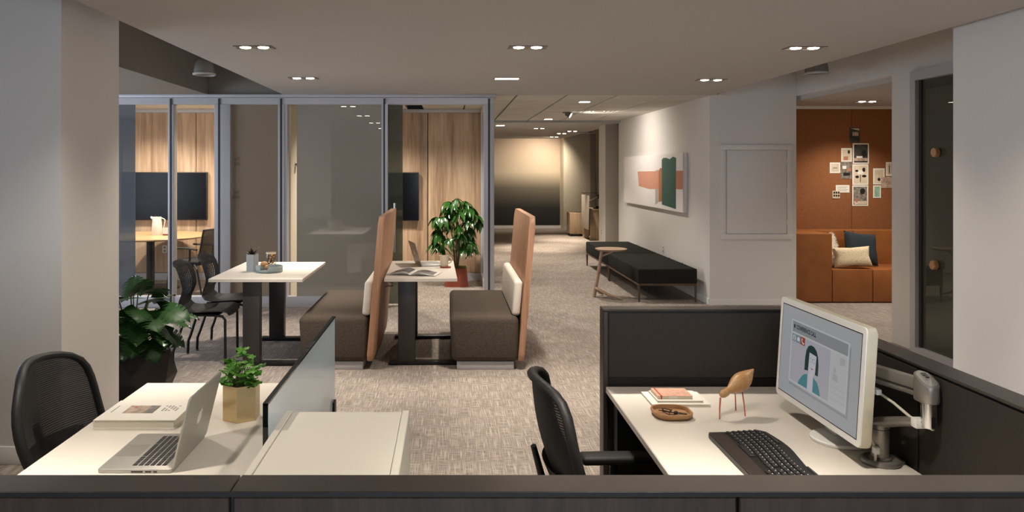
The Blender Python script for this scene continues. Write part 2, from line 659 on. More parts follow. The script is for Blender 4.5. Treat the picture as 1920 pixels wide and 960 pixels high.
# columns
b = B().box(-2.95, -2.173, 4.364, 5.125, 0, ZU)
cl = struct('wall_column_left', 'pale square column at the left edge behind the mesh chair', b, 'wall_paint')
obj('baseboard', B().box(-2.962, -2.161, 4.352, 5.137, 0, 0.1, .003), 'white_trim', cl)
b = B().box(3.25, 4.25, 3.9, 5.02, 0, ZU)
cr = struct('wall_column_right', 'broad pale column at the right edge of the view', b, 'wall_paint')
obj('baseboard', B().box(3.238, 4.235, 3.888, 5.032, 0, 0.1, .003), 'white_trim', cr)
# right hand wall (plane X = 4.236) with doorway and glazed door
b = B()
b.box(4.236, 4.36, -5.0, 6.1, 0, ZU)
b.box(4.236, 4.36, 6.1, 7.1, 2.545, ZU)
b.box(4.236, 4.36, 7.1, 7.45, 0, ZU)
b.box(4.236, 4.36, 7.45, 9.5, ZC, ZU)
struct('wall_right', 'pale wall with a wide doorway beside the glazed door', b, 'wall_paint')
d = struct('door_1', 'grey framed glazed door with two round wooden knobs', B().box(4.20, 4.30, 7.02, 7.1, 0, 2.545).box(4.20, 4.30, 6.1, 6.18, 0, 2.545).box(4.20, 4.30, 6.18, 7.02, 2.455, 2.545).box(4.20, 4.30, 6.18, 7.02, 0, .05), 'steel_frame')
obj('pane', B().box(4.25, 4.262, 6.18, 6.99, .05, 2.455), 'glass_door', d)
obj('seal', B().box(4.235, 4.275, 6.985, 7.02, .05, 2.455), 'charcoal_metal', d)
# wall facing the camera that carries the access panel, and the wall with the artwork
struct('wall_access', 'pale wall face with a square access panel', B().box(3.18, 4.236, 9.5, 9.62, 0, ZU), 'wall_paint')
struct('wall_art', 'long pale corridor wall with the abstract artwork', B().box(3.18, 3.3, 9.62, 14.6, 0, ZC + .3), 'wall_paint')
struct('baseboard_right', 'low white baseboard along the artwork wall', B().box(3.168, 3.18, 9.49, 14.6, 0, 0.07).box(3.168, 4.236, 9.488, 9.5, 0, .07), 'white_trim')
# room behind the doorway
b = B()
b.box(4.36, 7.6, 10.42, 10.55, 0, 2.75)
struct('wall_cork', 'rust brown tackable wall behind the leather sofa', B().box(4.2, 7.6, 10.45, 10.6, 0, 2.46), 'wall_paint')
wc = bpy.data.objects['wall_cork']
for x0, x1 in ((4.24, 5.385), (5.39, 6.53), (6.535, 7.6)):
    obj('cork_panel', B().box(x0, x1, 10.42, 10.45, 0.0, 2.46, .002, 1), 'cork_rust', wc)
struct('ceiling_lounge', 'white ceiling of the rust coloured lounge', B().box(4.30, 7.6, 7.3, 10.6, 2.50, 2.6), 'ceiling_paint')
struct('trim_1', 'white picture rail above the rust wall', B().box(4.24, 7.6, 10.38, 10.45, 2.46, 2.5, .004), 'white_trim')
struct('wall_lounge_right', 'far side wall of the lounge', B().box(7.6, 7.75, 5.9, 10.6, 0, 2.6), 'cream_paint')
struct('wall_lounge_front', 'near wall of the lounge', B().box(4.36, 7.6, 7.2, 7.32, 0, 2.6), 'cream_paint')
struct('wall_lounge_left', 'short wall of the lounge beside the sofa arm', B().box(4.1, 4.236, 9.62, 10.6, 0, 2.6), 'cream_paint')
struct('ceiling_side_room', 'ceiling over the room behind the glazed door', B().box(4.36, 7.6, 5.5, 7.2, 2.6, 2.7), 'recess_paint')
struct('wall_side_room', 'dim wall of the room behind the glazed door', B().box(4.36, 7.6, 5.7, 5.8, 0, 2.6), 'taupe_wall')

# corridor
struct('wall_corridor_left', 'left wall of the far corridor', B().box(0.47, 0.53, 9.45, 11.6, 2.47, 2.55).box(0.45, 0.53, 11.72, 22.2, 0, 2.8), 'wall_paint')
struct('ceiling_corridor', 'smooth lowered ceiling at the far corridor', B().box(0.45, 3.2, 14.42, 22.3, 2.52, 2.8), 'ceiling_paint')
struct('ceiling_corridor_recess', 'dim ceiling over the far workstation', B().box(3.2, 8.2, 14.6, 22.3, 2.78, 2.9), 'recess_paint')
struct('wall_back', 'end wall of the far corridor', B().box(0.45, 3.137, 21.93, 22.1, 0, 2.8), 'cream_paint')
mu = solo('wall_mural', 'ombre wall mural fading from tan to black at the corridor end', 'mural', B().box(-1.3, 1.27, -.02, .012, 0, 2.42), 'mural_print', (1.85, 21.915, 0.085), smooth=0)
struct('baseboard_back', 'white base rail below the ombre mural', B().box(0.53, 3.137, 21.87, 21.93, 0, .08), 'white_trim')
struct('wall_back_right', 'cream wall beyond the far workstation', B().box(3.137, 8.2, 21.3, 22.1, 0, 2.8), 'cream_paint')
struct('trim_2', 'dark door reveal on the far cream wall', B().box(3.86, 4.0, 21.27, 21.31, 0, 2.62), 'taupe_wall')
struct('baseboard_far', 'white baseboard below the far cream wall', B().box(3.137, 3.85, 21.285, 21.3, 0, .09), 'white_trim')
struct('wall_far_right', 'side wall beyond the far workstation', B().box(8.05, 8.2, 9.5, 21.3, 0, 2.8), 'cream_paint')
pw = struct('wall_pillar_far', 'pale pillar standing beyond the artwork wall', B().box(3.01, 3.62, 15.0, 15.64, 0, 2.8), 'wall_paint')
obj('taupe_face', B().box(3.012, 3.62, 14.985, 15.0, 0, 2.52), 'taupe_wall', pw)  # thin taupe sheet, darker than the rest of the pillar
struct('wall_far_return', 'back of the artwork wall', B().box(3.3, 8.05, 14.5, 14.6, 0, 2.8), 'cream_paint')

# tile ceilings: metal grid and one board per tile
T = 0.61
tile_mesh = B().box(-.295, .295, -.295, .295, 0, .02, .006, 1).mesh('tile', 0)
tile_mesh.materials.append(MATS['tile_board'])


def tile_ceiling(name, label, x0, nx, y0, ny, z, skip=()):
    x1, y1 = x0 + nx * T, y0 + ny * T
    c = struct(name, label, B().box(x0, x1, y0, y1, z + .022, z + .03), 'tile_grid')
    for i in range(nx):
        for j in range(ny):
            if (i, j) in skip:
                continue
            o = bpy.data.objects.new('tile', tile_mesh)
            COL.objects.link(o)
            o.location = (x0 + (i + .5) * T, y0 + (j + .5) * T, z + .003)
            o.parent = c
    return c


tile_ceiling('ceiling_tiles', 'suspended corridor ceiling of square white tiles', 0.22 - T, 6, YP + .09, 8, ZC, ((4, 4),))
struct('ceiling_tiles_edge', 'plain border strip beside the ceiling tiles', B().box(.22 + 5 * T, 3.35, YP + .05, 14.45, ZC + .01, ZC + .04), 'tile_board')
tile_ceiling('ceiling_tiles_left', 'suspended tile ceiling inside the glazed meeting rooms', -6.1, 9, YP + .06, 4, ZC)
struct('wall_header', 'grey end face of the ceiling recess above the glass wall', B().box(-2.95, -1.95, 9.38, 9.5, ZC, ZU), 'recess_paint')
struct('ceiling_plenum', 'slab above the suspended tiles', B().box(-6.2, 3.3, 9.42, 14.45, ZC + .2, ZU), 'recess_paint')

# meeting room back wall: one wood board per panel
ww = struct('wall_meeting_rooms', 'rear wall of the glazed meeting rooms', B().box(-6.2, 0.53, 11.68, 11.75, 0, 2.7), 'frame_gap')
for x0, x1 in ((-6.0, -4.9), (-4.89, -3.79), (-3.78, -2.85), (-1.94, -1.38), (-1.37, -0.325), (-0.312, 0.47)):
    obj('wood_panel', B().box(x0, x1, 11.65, 11.68, 0.11, 2.50, .003, 1), 'wood_panel', ww)
obj('top_rail', B().box(-6, .47, 11.62, 11.68, 2.50, ZC), 'steel_frame', ww)
struct('baseboard_meeting_rooms', 'grey baseboard below the wood veneer wall', B().box(-6, -2.85, 11.63, 11.68, 0, .105).box(-1.94, .47, 11.63, 11.68, 0, .105), 'steel_frame')
struct('wall_room_divider', 'dim wall between the two glazed meeting rooms', B().box(-2.85, -2.76, YP + .08, 11.68, 0, 2.7), 'cream_paint')
struct('wall_room_hooks', 'cream side wall with wooden coat hooks', B().box(-1.99, -1.92, YP + .08, 11.68, 0, 2.7), 'cream_paint')
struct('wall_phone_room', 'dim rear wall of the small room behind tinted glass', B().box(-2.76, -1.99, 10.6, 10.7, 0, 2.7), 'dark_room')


# ------------------------------------------------------------------ glass partition
def px(x, Y):
    return (x - 842) / 1460.0 * Y


def pz(y, Y):
    return 1.65 - (y - 318) / 1460.0 * Y


gp = struct('glass_partition', 'grey metal framed glass wall of the meeting rooms', B().box(-3.98, .533, YP - .05, YP + .06, 2.43, 2.512, .004), 'steel_frame')
obj('head_track', B().box(-3.98, .56, YP - .07, YP + .07, 2.515, ZC, .003), 'steel_frame', gp)
obj('bottom_rail', B().box(-3.98, px(725, YP), YP - .05, YP + .06, 0, .13, .004), 'steel_frame', gp)
posts = [(318, 329), (405, 434), (523, 535), (716, 727), (907, 926)]
for a, c in posts:
    obj('mullion', B().box(px(a, YP), px(c, YP), YP - .06, YP + .06, 0, 2.43, .004), 'steel_frame', gp)
    if c - a > 10:
        m_ = px((a + c) / 2 - (0 if c - a < 25 else 6), YP)
        obj('shadow_gap', B().box(m_ - .012, m_ + .012, YP - .062, YP - .055, 0, 2.5), 'frame_gap', gp)
for a, c, g in ((224, 318, 'glass_clear'), (329, 405, 'glass_clear'), (434, 523, 'glass_tint')):
    obj('pane', B().box(px(a, YP), px(c, YP), YP - .008, YP + .004, .13, 2.43), g, gp)
obj('pane', B().box(px(190, YP), px(252, YP), YP + .02, YP + .032, .13, 2.43), 'glass_blue', gp)
obj('pane', B().box(px(557, YP), px(716, YP), YP - .02, YP - .008, .13, 2.43), 'glass_grey', gp)
obj('pane', B().box(-5.9, -3.98, YP - .02, YP - .008, .13, 2.43), 'glass_clear', gp)
obj('inner_frame', B().box(px(535, YP), px(540, YP), YP - .05, YP + .05, .13, 2.43), 'steel_frame', gp)
# return glazing between the open meeting room and the corridor
rt = struct('glass_return', 'glazed side of the open meeting room along the corridor', B().box(.47, .53, 9.45, 11.65, 0, .12).box(.47, .53, 11.55, 11.65, .12, 2.47), 'steel_frame')
obj('pane', B().box(.495, .505, 9.45, 11.55, .12, 2.47), 'glass_clear', rt)
# sliding leaf with handle
dl = struct('door_2', 'sliding glass door leaf with a long bar handle', B().box(px(722, 9.28), px(727, 9.28), 9.27, 9.30, 0.01, 2.43), 'steel_frame')
obj('pane', B().box(px(655, 9.47), px(755, 9.47), 9.465, 9.477, .02, 2.44), 'glass_green', dl)
hx = px(740, 9.30)
obj('handle', B().cyl((hx, 9.30, .66), (hx, 9.30, 1.25), .014).cyl((hx, 9.30, .74), (hx, 9.47, .74), .008).cyl((hx, 9.30, 1.17), (hx, 9.47, 1.17), .008), 'chrome', dl)
# faint mirrored lettering on the tinted pane
mat('glass_ink', '#5d5449', 0.6)
for s_, zz in (('Yo', 1.76), ('Ad', 1.70), ('Yo', 1.36), ('Wh', 1.30)):
    me = text_mesh('lettering', s_, .055, lambda u, v, zz=zz: (px(450, YP) - u, YP - .0125, zz + v))
    obj('lettering', me, 'glass_ink', gp)


# ------------------------------------------------------------------ light fittings
def spot(parent, loc, power, colour=WARM, angle=104, blend=0.9, radius=0.035, aim=None):
    d = bpy.data.lights.new('lamp_light', 'SPOT')
    d.energy = power; d.color = colour
    d.spot_size = math.radians(angle); d.spot_blend = blend
    d.shadow_soft_size = radius
    o = bpy.data.objects.new('lamp_light', d)
    COL.objects.link(o)
    o.location = loc
    if aim is not None:
        o.rotation_euler = Vector(aim).to_track_quat('-Z', 'Y').to_euler()
    o.parent = parent
    return o


def twin_downlight(x, y, z, label, power, colour=WARM, group='twin recessed downlights', lens='lens', **kw):
    t = thing('recessed_downlight', label, 'downlight', (x, y, z), 0, group)
    fr = B()
    fr.box(-.14, .14, -.07, -.062, -.006, 0); fr.box(-.14, .14, .062, .07, -.006, 0)
    fr.box(-.14, -.132, -.062, .062, -.006, 0); fr.box(.132, .14, -.062, .062, -.006, 0)
    fr.box(-.006, .006, -.062, .062, -.004, 0)
    obj('trim', fr, 'lamp_trim', t)
    obj('recess_plate', B().box(-.132, .132, -.062, .062, -.002, 0), 'lamp_trim', t)
    for sx in (-.065, .065):
        obj('lens', B().lathe([(0, -.009), (.035, -.008), (.04, -.002), (.042, 0)], (sx, 0, 0), 20), lens, t)
    if kw:
        spot(t, (0, 0, -.03), power, colour, **kw)
    else:       # one flood and one narrow beam
        spot(t, (-.065, 0, -.03), power * .62, colour, angle=115)
        spot(t, (.065, 0, -.03), power * 1.8, colour, angle=60, blend=1.0)
    return t


DP = 150
dl_labels = {
    (-1.43, 5.72): 'twin downlight with starry glare above the chair table, left of three near ones',
    (.577, 5.72): 'twin downlight with starry glare near top centre of the ceiling',
    (2.625, 5.75): 'twin downlight near the right soffit edge, nearer one',
    (-1.43, 7.65): 'small twin downlight just ahead of the glass wall, left side',
    (2.625, 7.8): 'small twin downlight near the access panel wall'}
for (x, y), lb in dl_labels.items():
    twin_downlight(x, y, ZC, lb, DP)
for y, pw_, wd in ((3.75, DP * .85, 'just beyond the desks'), (1.78, DP * .9, 'added unseen over the desks for more light')):  # row over the desks is unseen, added to brighten cabinet and desktops
    for x, sd in ((-1.43, 'left'), (.577, 'middle'), (2.625, 'right')):
        twin_downlight(x, y, ZC, 'overhead twin downlight %s, %s of its row, above the view' % (wd, sd), pw_, group='twin downlights above the desks')
t = thing('slot_downlight', 'single bright slot downlight in the ceiling before the corridor', 'downlight', (.57, 7.68, ZC))
obj('trim', B().box(-.13, .13, -.05, .05, -.004, 0), 'lamp_trim', t)
obj('lens', B().box(-.115, .115, -.035, .035, -.008, -.003), 'lens_bar', t)
spot(t, (0, 0, -.03), DP)


def square_light(x, y, z, w, d, label, power, name='square_downlight', colour=WARM):
    t = thing(name, label, 'downlight', (x, y, z), 0)
    obj('trim', B().box(-w / 2 - .012, w / 2 + .012, -d / 2 - .012, d / 2 + .012, -.005, 0.002), 'lamp_trim', t)
    obj('lens', B().box(-w / 2, w / 2, -d / 2, d / 2, -.009, -.004), 'lens_bar', t)
    if power:
        spot(t, (0, 0, -.03), power, colour)
    return t


square_light(px(1096, 10.3), 10.3, ZC, .13, .13, 'bright square downlight in the corridor tile ceiling, nearer one', 150)
square_light(px(1028, 13.85), 13.85, ZC, .13, .13, 'small square downlight in the corridor tile ceiling, farther one', 240)
t = thing('track_spotlight', 'small tilted spotlight beside the ceiling vent', 'spotlight', (px(1061, 12.25), 12.25, ZC))
obj('mount', B().lathe([(0, 0), (.05, 0), (.05, -.012), (0, -.012)], (0, 0, 0)), 'lamp_trim', t)
obj('head', B().cyl((0, 0, -.01), (.07, -.02, -.05), .035, .045), 'lamp_trim', t)
obj('lens', B().cyl((.07, -.02, -.05), (.073, -.021, -.052), .04), 'lens_bar', t)
spot(t, (.09, -.03, -.07), 110, aim=(.75, .1, -.75), angle=150, blend=1.0)
square_light(px(938, 15.3), 15.3, 2.52, .16, .1, 'dim slot light at the far corridor ceiling by the partition post', 200, 'slot_light', WARMER)
for x, y, lb in ((px(1073, 17.6), 17.6, 'twin downlight at the far corridor, nearest of its row'),
                 (px(1053, 18.7), 18.7, 'twin downlight at the far corridor, middle of its row'),
                 (px(1039, 20.6), 20.6, 'twin downlight at the far corridor close to the mural')):
    twin_downlight(x, y, 2.52, lb, 180 if y > 20 else 520, WARMER, 'far corridor downlights', angle=125 if y > 20 else 56, aim=(-.3, .75, -.75) if y > 20 else None, blend=1.0)
twin_downlight(1.9, 16.4, 2.52, 'twin downlight at the far corridor behind the tile edge', 600, WARMER, 'far corridor downlights', angle=56, blend=1.0)
# ceiling vent in the empty tile bay
vx, vy = .22 - T + 4.5 * T, YP + .09 + 4.5 * T
t = thing('ceiling_vent', 'square louvred air vent set in the corridor tile ceiling', 'vent', (vx, vy, ZC + .003))
obj('frame', B().box(-.3, .3, -.3, -.26, 0, .02).box(-.3, .3, .26, .3, 0, .02).box(-.3, -.26, -.26, .26, 0, .02).box(.26, .3, -.26, .26, 0, .02), 'tile_board', t)
obj('duct', B().box(-.26, .26, -.26, .26, .02, .024), 'frame_gap', t)
for k, s in enumerate((.22, .16, .10)):
    bb = B()
    for (xa, xb, ya, yb) in ((-s, s, -s, -s + .025), (-s, s, s - .025, s), (-s, -s + .025, -s, s), (s - .025, s, -s, s)):
        bb.box(xa, xb, ya, yb, .002 + k * .003, .008 + k * .003)
    obj('louvre', bb, 'tile_board', t)
# lounge and meeting room lights
twin_downlight(5.21, 9.7, 2.50, 'twin downlight with starry glare in the rust lounge', 130, WARM, 'lounge downlights', angle=120)
twin_downlight(5.6, 8.3, 2.50, 'twin downlight of the lounge, hidden behind the wall', 160, WARM, 'lounge downlights', angle=120)
twin_downlight(-4.3, 10.7, ZC, 'twin downlight above the round meeting table', 260, WARM, 'meeting room downlights', angle=140)
twin_downlight(-3.3, 10.5, ZC, 'twin downlight glinting at the top of the left meeting room', 200, WARM, 'meeting room downlights', angle=140)
twin_downlight(-1.1, 10.5, ZC, 'twin downlight of the open meeting room, behind grey glass', 220, WARM, 'meeting room downlights', angle=140)
twin_downlight(.0, 10.3, ZC, 'twin downlight of the open meeting room by the plant', 180, WARM, 'meeting room downlights', angle=140)


def dome_pendant(x, y, z, s, label):
    t = thing('dome_pendant', label, 'pendant lamp', (x, y, z), 0, 'dome pendants in the ceiling recesses')
    obj('shade', mod_shell(s), 'recess_paint', t)
    obj('rim', B().lathe([(.105 * s, -.012), (.112 * s, -.006), (.112 * s, .008), (.1 * s, .012), (.1 * s, -.012)], (0, 0, 0), 32), 'pendant_rim', t)
    obj('cable', B().cyl((0, 0, .16 * s), (0, 0, ZU - z), .004, seg=8), 'recess_paint', t)
    return t


def mod_shell(s):
    return B().lathe([(.1 * s, 0), (.098 * s, .05 * s), (.085 * s, .11 * s), (.06 * s, .15 * s), (.02 * s, .165 * s), (0, .166 * s),
                      ], (0, 0, 0), 32)


dome_pendant(px(383, 7.76), 7.76, 2.60, 1.0, 'white dome pendant in the dark recess above the left meeting room')
dome_pendant(px(1531, 7.85), 7.85, 2.62, 1.1, 'white dome pendant in the recess before the lounge doorway')
dome_pendant(px(1098, 18.2), 18.2, 2.5, 1.4, 'tiny dome pendant above the far workstation')

# door knobs, wall fittings
for y_, z_, lb in ((6.76, pz(286, 6.76), 'upper round wooden knob'), (6.78, pz(497, 6.78), 'lower round wooden knob')):
    kn = obj('knob', B().lathe([(0, 0), (.036, 0), (.04, .004), (.04, .036), (.036, .04), (0, .04)], (0, 0, 0), 24, lambda c: (-c.z - .008, c.x, c.y)).cyl((0, 0, 0), (-.01, 0, 0), .016), 'wood_knob', d, (4.25, y_, z_), label=lb)
ap = thing('access_panel', 'square white access panel set flush in the pale wall', 'access panel', (px(1419, 9.48), 9.5, 0))
hw, z0, z1 = .437, .80, 1.955
fb = B()
fb.box(-hw, hw, -.018, 0, z0, z0 + .065, .003); fb.box(-hw, hw, -.018, 0, z1 - .065, z1, .003)
fb.box(-hw, -hw + .065, -.018, 0, z0 + .065, z1 - .065, .003); fb.box(hw - .065, hw, -.018, 0, z0 + .065, z1 - .065, .003)
obj('frame', fb, 'wall_paint', ap)
obj('door', B().box(-hw + .072, hw - .072, -.014, -.002, z0 + .072, z1 - .072, .002), 'wall_paint', ap)
for zz in (1.0, 1.38, 1.75):
    obj('hinge', B().cyl((hw - .068, -.016, zz - .03), (hw - .068, -.016, zz + .03), .004, seg=8), 'white_trim', ap)


def outlet(loc, rz, label):
    t = thing('wall_outlet', label, 'outlet', loc, rz)
    obj('plate', B().box(-.037, .037, -.006, 0, -.057, .057, .003), 'outlet_white', t)
    for zz in (-.025, .025):
        obj('socket', B().box(-.016, .016, -.009, -.006, zz - .014, zz + .014, .002), 'ink_soft', t)


outlet((3.18, px(1244, 1) and 3.18 / px(1244, 1), .47), -PI / 2, 'small white outlet on the artwork wall behind the bench')
outlet((px(309, 11.65), 11.65, .46), 0, 'white outlet on the wood wall under the meeting table')
outlet((3.01, 15.35, .42), -PI / 2, 'small outlet low on the far pillar')
for y_, zz, lb in ((9.75, 1.72, 'upper wooden drop shaped coat hook on the cream strip'), (10.05, 1.40, 'lower wooden drop shaped coat hook on the cream strip')):
    t = thing('coat_hook', lb, 'coat hook', (-1.92, y_, zz), 0, 'drop shaped coat hooks')
    obj('drop', B().lathe([(0, .075), (.012, .05), (.034, 0), (.038, -.02), (.03, -.042), (.012, -.054), (0, -.056)], (.045, 0, 0), 20), 'wood_walnut' if False else 'terracotta', t)
    obj('pin', B().cyl((0, 0, 0), (.045, 0, 0), .008), 'wood_walnut', t)

# ------------------------------------------------------------------ cubicle panels
PH = 1.067


def panel_cap(b, x0, x1, y0, y1):
    return b.box(x0, x1, y0, y1, PH - .009, PH, .0015, 1)


fp = thing('workstation_panel', 'long dark low office panel across the foreground', 'partition panel', (0, 1.45, 0))
j1, j2 = px(432, 1.41), px(1385, 1.41)
for x0, x1 in ((-3.0, px(444, 1.46)), (px(446, 1.46), 1.48)):
    obj('top_cap', panel_cap(B(), x0, x1, -.04, .038), 'panel_cap', fp)
for x0, x1 in ((-3.0, j1 - .004), (j1 + .004, j2 - .003), (j2 + .003, 1.48)):
    obj('veneer_board', B().box(x0, x1, -.036, -.02, .05, PH - .0125, .002, 1), 'wood_dark', fp)
obj('core', B().box(-3.0, 1.48, -.02, .03, .0, PH - .009), 'black_plastic', fp)
obj('cap_edge_shade', B().box(-3.0, 1.48, -.0412, -.04, PH - .0095, PH - .001), 'black_plastic', fp)  # black strip puts the shade of the unlit cap edge into colour
bp = thing('workstation_panel', 'dark fabric office panel behind the right desk', 'partition panel', (1.065, 3.29, 0))
obj('top_cap', panel_cap(B(), -.421, .338, -.04, .04), 'panel_cap', bp)
obj('end_post', B().box(-.421, -.40, -.04, .04, 0, PH - .009, .003, 1), 'panel_post', bp)
obj('core', B().box(-.40, .34, -.028, .028, .02, PH - .009), 'black_plastic', bp)
obj('fabric_tile', B().box(-.398, .338, -.036, -.028, .78, PH - .016, .003, 1), 'panel_fabric', bp)
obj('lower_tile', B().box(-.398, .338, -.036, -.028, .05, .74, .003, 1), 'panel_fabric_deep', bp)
obj('fabric_tile', B().box(-.398, .338, .028, .036, .05, PH - .016, .003, 1), 'panel_fabric', bp)
sp = thing('workstation_panel', 'dark fabric office panel along the right side of the desk', 'partition panel', (1.445, 2.4, 0))
obj('top_cap', panel_cap(B(), -.04, .04, -.91, .93), 'panel_cap', sp)
obj('core', B().box(-.028, .028, -.91, .93, .02, PH - .009), 'black_plastic', sp)
ys = 1.40 / px(1715, 1) - 2.4
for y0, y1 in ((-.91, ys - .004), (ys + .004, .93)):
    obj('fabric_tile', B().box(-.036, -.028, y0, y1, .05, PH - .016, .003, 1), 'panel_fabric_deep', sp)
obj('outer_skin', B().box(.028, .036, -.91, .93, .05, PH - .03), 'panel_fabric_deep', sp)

# ------------------------------------------------------------------ desks
DZ = .745
ld = thing('desk', 'white desk on the left holding the laptop and gold planter', 'desk', (-.89, 2.4, 0))
obj('top', B().box(-.393, .38, -.9, .905, DZ - .026, DZ, .003, 1), 'white_laminate', ld)
for x_ in (-.33, .32):
    obj('leg', B().box(x_ - .03, x_ + .03, -.86, -.80, 0, DZ - .026), 'charcoal_metal', ld)
    obj('leg', B().box(x_ - .03, x_ + .03, .80, .86, 0, DZ - .026), 'charcoal_metal', ld)
obj('frame_rail', B().box(-.33, .32, -.845, -.815, DZ - .08, DZ - .026).box(-.33, .32, .815, .845, DZ - .08, DZ - .026), 'charcoal_metal', ld)
rd = thing('desk', 'white desk on the right holding the monitor and keyboard', 'desk', (1.03, 2.38, 0))
obj('top', B().box(-.377, .375, -.86, .868, DZ - .026, DZ, .003, 1), 'white_laminate', rd)
for y_ in (-.8, .8):
    obj('leg', B().box(-.35, -.29, y_ - .03, y_ + .03, 0, DZ - .026), 'black_metal', rd)
    obj('leg', B().box(.29, .35, y_ - .03, y_ + .03, 0, DZ - .026), 'black_metal', rd)
# glass screen clamped at the desk side
gs = thing('glass_screen', 'pale frosted glass privacy screen on the side of the left desk', 'privacy screen', (-.5, 2.75, 0))
obj('sheet', B().box(-.004, .004, -.63, .63, .615, 1.01), 'glass_desk', gs)
obj('edge_strip', B().box(-.007, .007, -.632, -.626, .615, 1.012), 'glass_edge', gs)
obj('edge_strip', B().box(-.007, .007, -.632, .63, 1.008, 1.014), 'glass_edge', gs)
obj('clamp', B().box(-.012, .014, .56, .61, .60, .66, .003), 'black_metal', gs)
obj('clamp', B().box(-.012, .014, -.5, -.45, .60, .66, .003), 'black_metal', gs)
# storage tower
CZ = .939
st = thing('storage_cabinet', 'pale storage cabinet with an inset top between desk and aisle', 'cabinet', (-.2985, 1.9, 0))
obj('side_panel', B().box(-.1815, -.1625, -.39, .40, .04, CZ, .002, 1), 'cabinet_paint', st)
obj('side_panel', B().box(.1605, .1815, -.39, .40, .04, CZ, .002, 1), 'cabinet_paint', st)
obj('top', B().box(-.161, .159, -.39, .395, CZ - .02, CZ - .003, .001, 1), 'cabinet_paint', st)
obj('back_panel', B().box(-.1625, .1605, .38, .40, .04, CZ - .02), 'cabinet_paint', st)
obj('front_panel', B().box(-.1625, .1605, -.39, -.372, .04, CZ - .02), 'cabinet_paint', st)
obj('plinth', B().box(-.17, .17, -.37, .385, 0, .04), 'charcoal_metal', st)


# ------------------------------------------------------------------ task chairs (facing +x)
def task_chair(label, loc, rz):
    t = thing('task_chair', label, 'office chair', loc, rz, 'black task chairs at the desks')

    def back(u, v, grow=0.0):
        # u: bottom to top, v: near to far
        y = (v - .5) * 2
        z = .54 + .44 * u - .035 * abs(y) ** 3 * u
        hw_ = (.195 + .04 * math.sin(PI * min(1, u * .9))) - .025 * max(0, u - .8) / .2
        x = -.185 - .13 * u + .075 * y * y - .03 * math.sin(PI * u)
        return Vector((x, y * hw_, z))

    obj('back_mesh', B().grid(lambda u, v: back(u, v), 14, 14), 'mesh_weave', t)
    loop = [back(u / 10, 0) for u in range(11)] + [back(1, v / 10) for v in range(1, 10)] + [back(1 - u / 10, 1) for u in range(11)]
    # round the two top corners
    sm = loop[:]
    for _ in range(2):
        sm = [sm[0]] + [(sm[i - 1] + sm[i] * 2 + sm[i + 1]) / 4 for i in range(1, len(sm) - 1)] + [sm[-1]]
    obj('back_frame', B().tube(sm, .0125, 10, 1.4).tube([back(0, v / 8) for v in range(9)], .013, 10), 'black_plastic', t)
    obj('lumbar', B().grid(lambda u, v: back(.12 + .25 * u, .12 + .76 * v) + Vector((-.018, 0, 0)), 4, 8), 'black_plastic', t)
    obj('spine', B().tube([(-.06, 0, .40), (-.2, 0, .42), (-.255, 0, .5), (-.275, 0, .62), (-.31, 0, .75)], [.03, .03, .026, .022, .016], 10, .6), 'black_plastic', t)
    obj('seat', B().box(-.2, .26, -.23, .23, .41, .475, .03, 3), 'mesh_seat', t)
    for s in (-1, 1):
        a = obj('armrest', B().box(-.1, .15, s * .27 - .04, s * .27 + .04, .59, .62, .012, 3), 'black_plastic', t)
        obj('arm_post', B().tube([(.02, s * .2, .40), (.02, s * .265, .41), (.02, s * .275, .5), (.02, s * .27, .592)], .016, 10), 'black_plastic', a)
    obj('gas_lift', B().cyl((0, 0, .1), (0, 0, .41), .028), 'black_metal', t)
    for k in range(5):
        a = 2 * PI * k / 5 + .3
        c, s = math.cos(a), math.sin(a)
        lg = obj('base_leg', B().tube([(0, 0, .11), (.29 * c, .29 * s, .075)], [.028, .018], 8), 'black_plastic', t)
        obj('caster', B().cyl((.29 * c - .012 * s, .29 * s + .012 * c, .03), (.29 * c + .012 * s, .29 * s - .012 * c, .03), .03, seg=14).cyl((.29 * c, .29 * s, .03), (.29 * c, .29 * s, .075), .008, seg=8), 'black_plastic', lg)
    return t


tc1 = task_chair('black mesh back task chair pulled up to the left white desk', (-1.155, 2.73, 0), math.radians(-5))
copy_tree(tc1, (.585, 2.55, 0), math.radians(2), 'black task chair pushed under the right desk, seen from behind')

# ------------------------------------------------------------------ things on the left desk
# laptop: long side along y, screen hinge on the +x side; local origin = centre of base


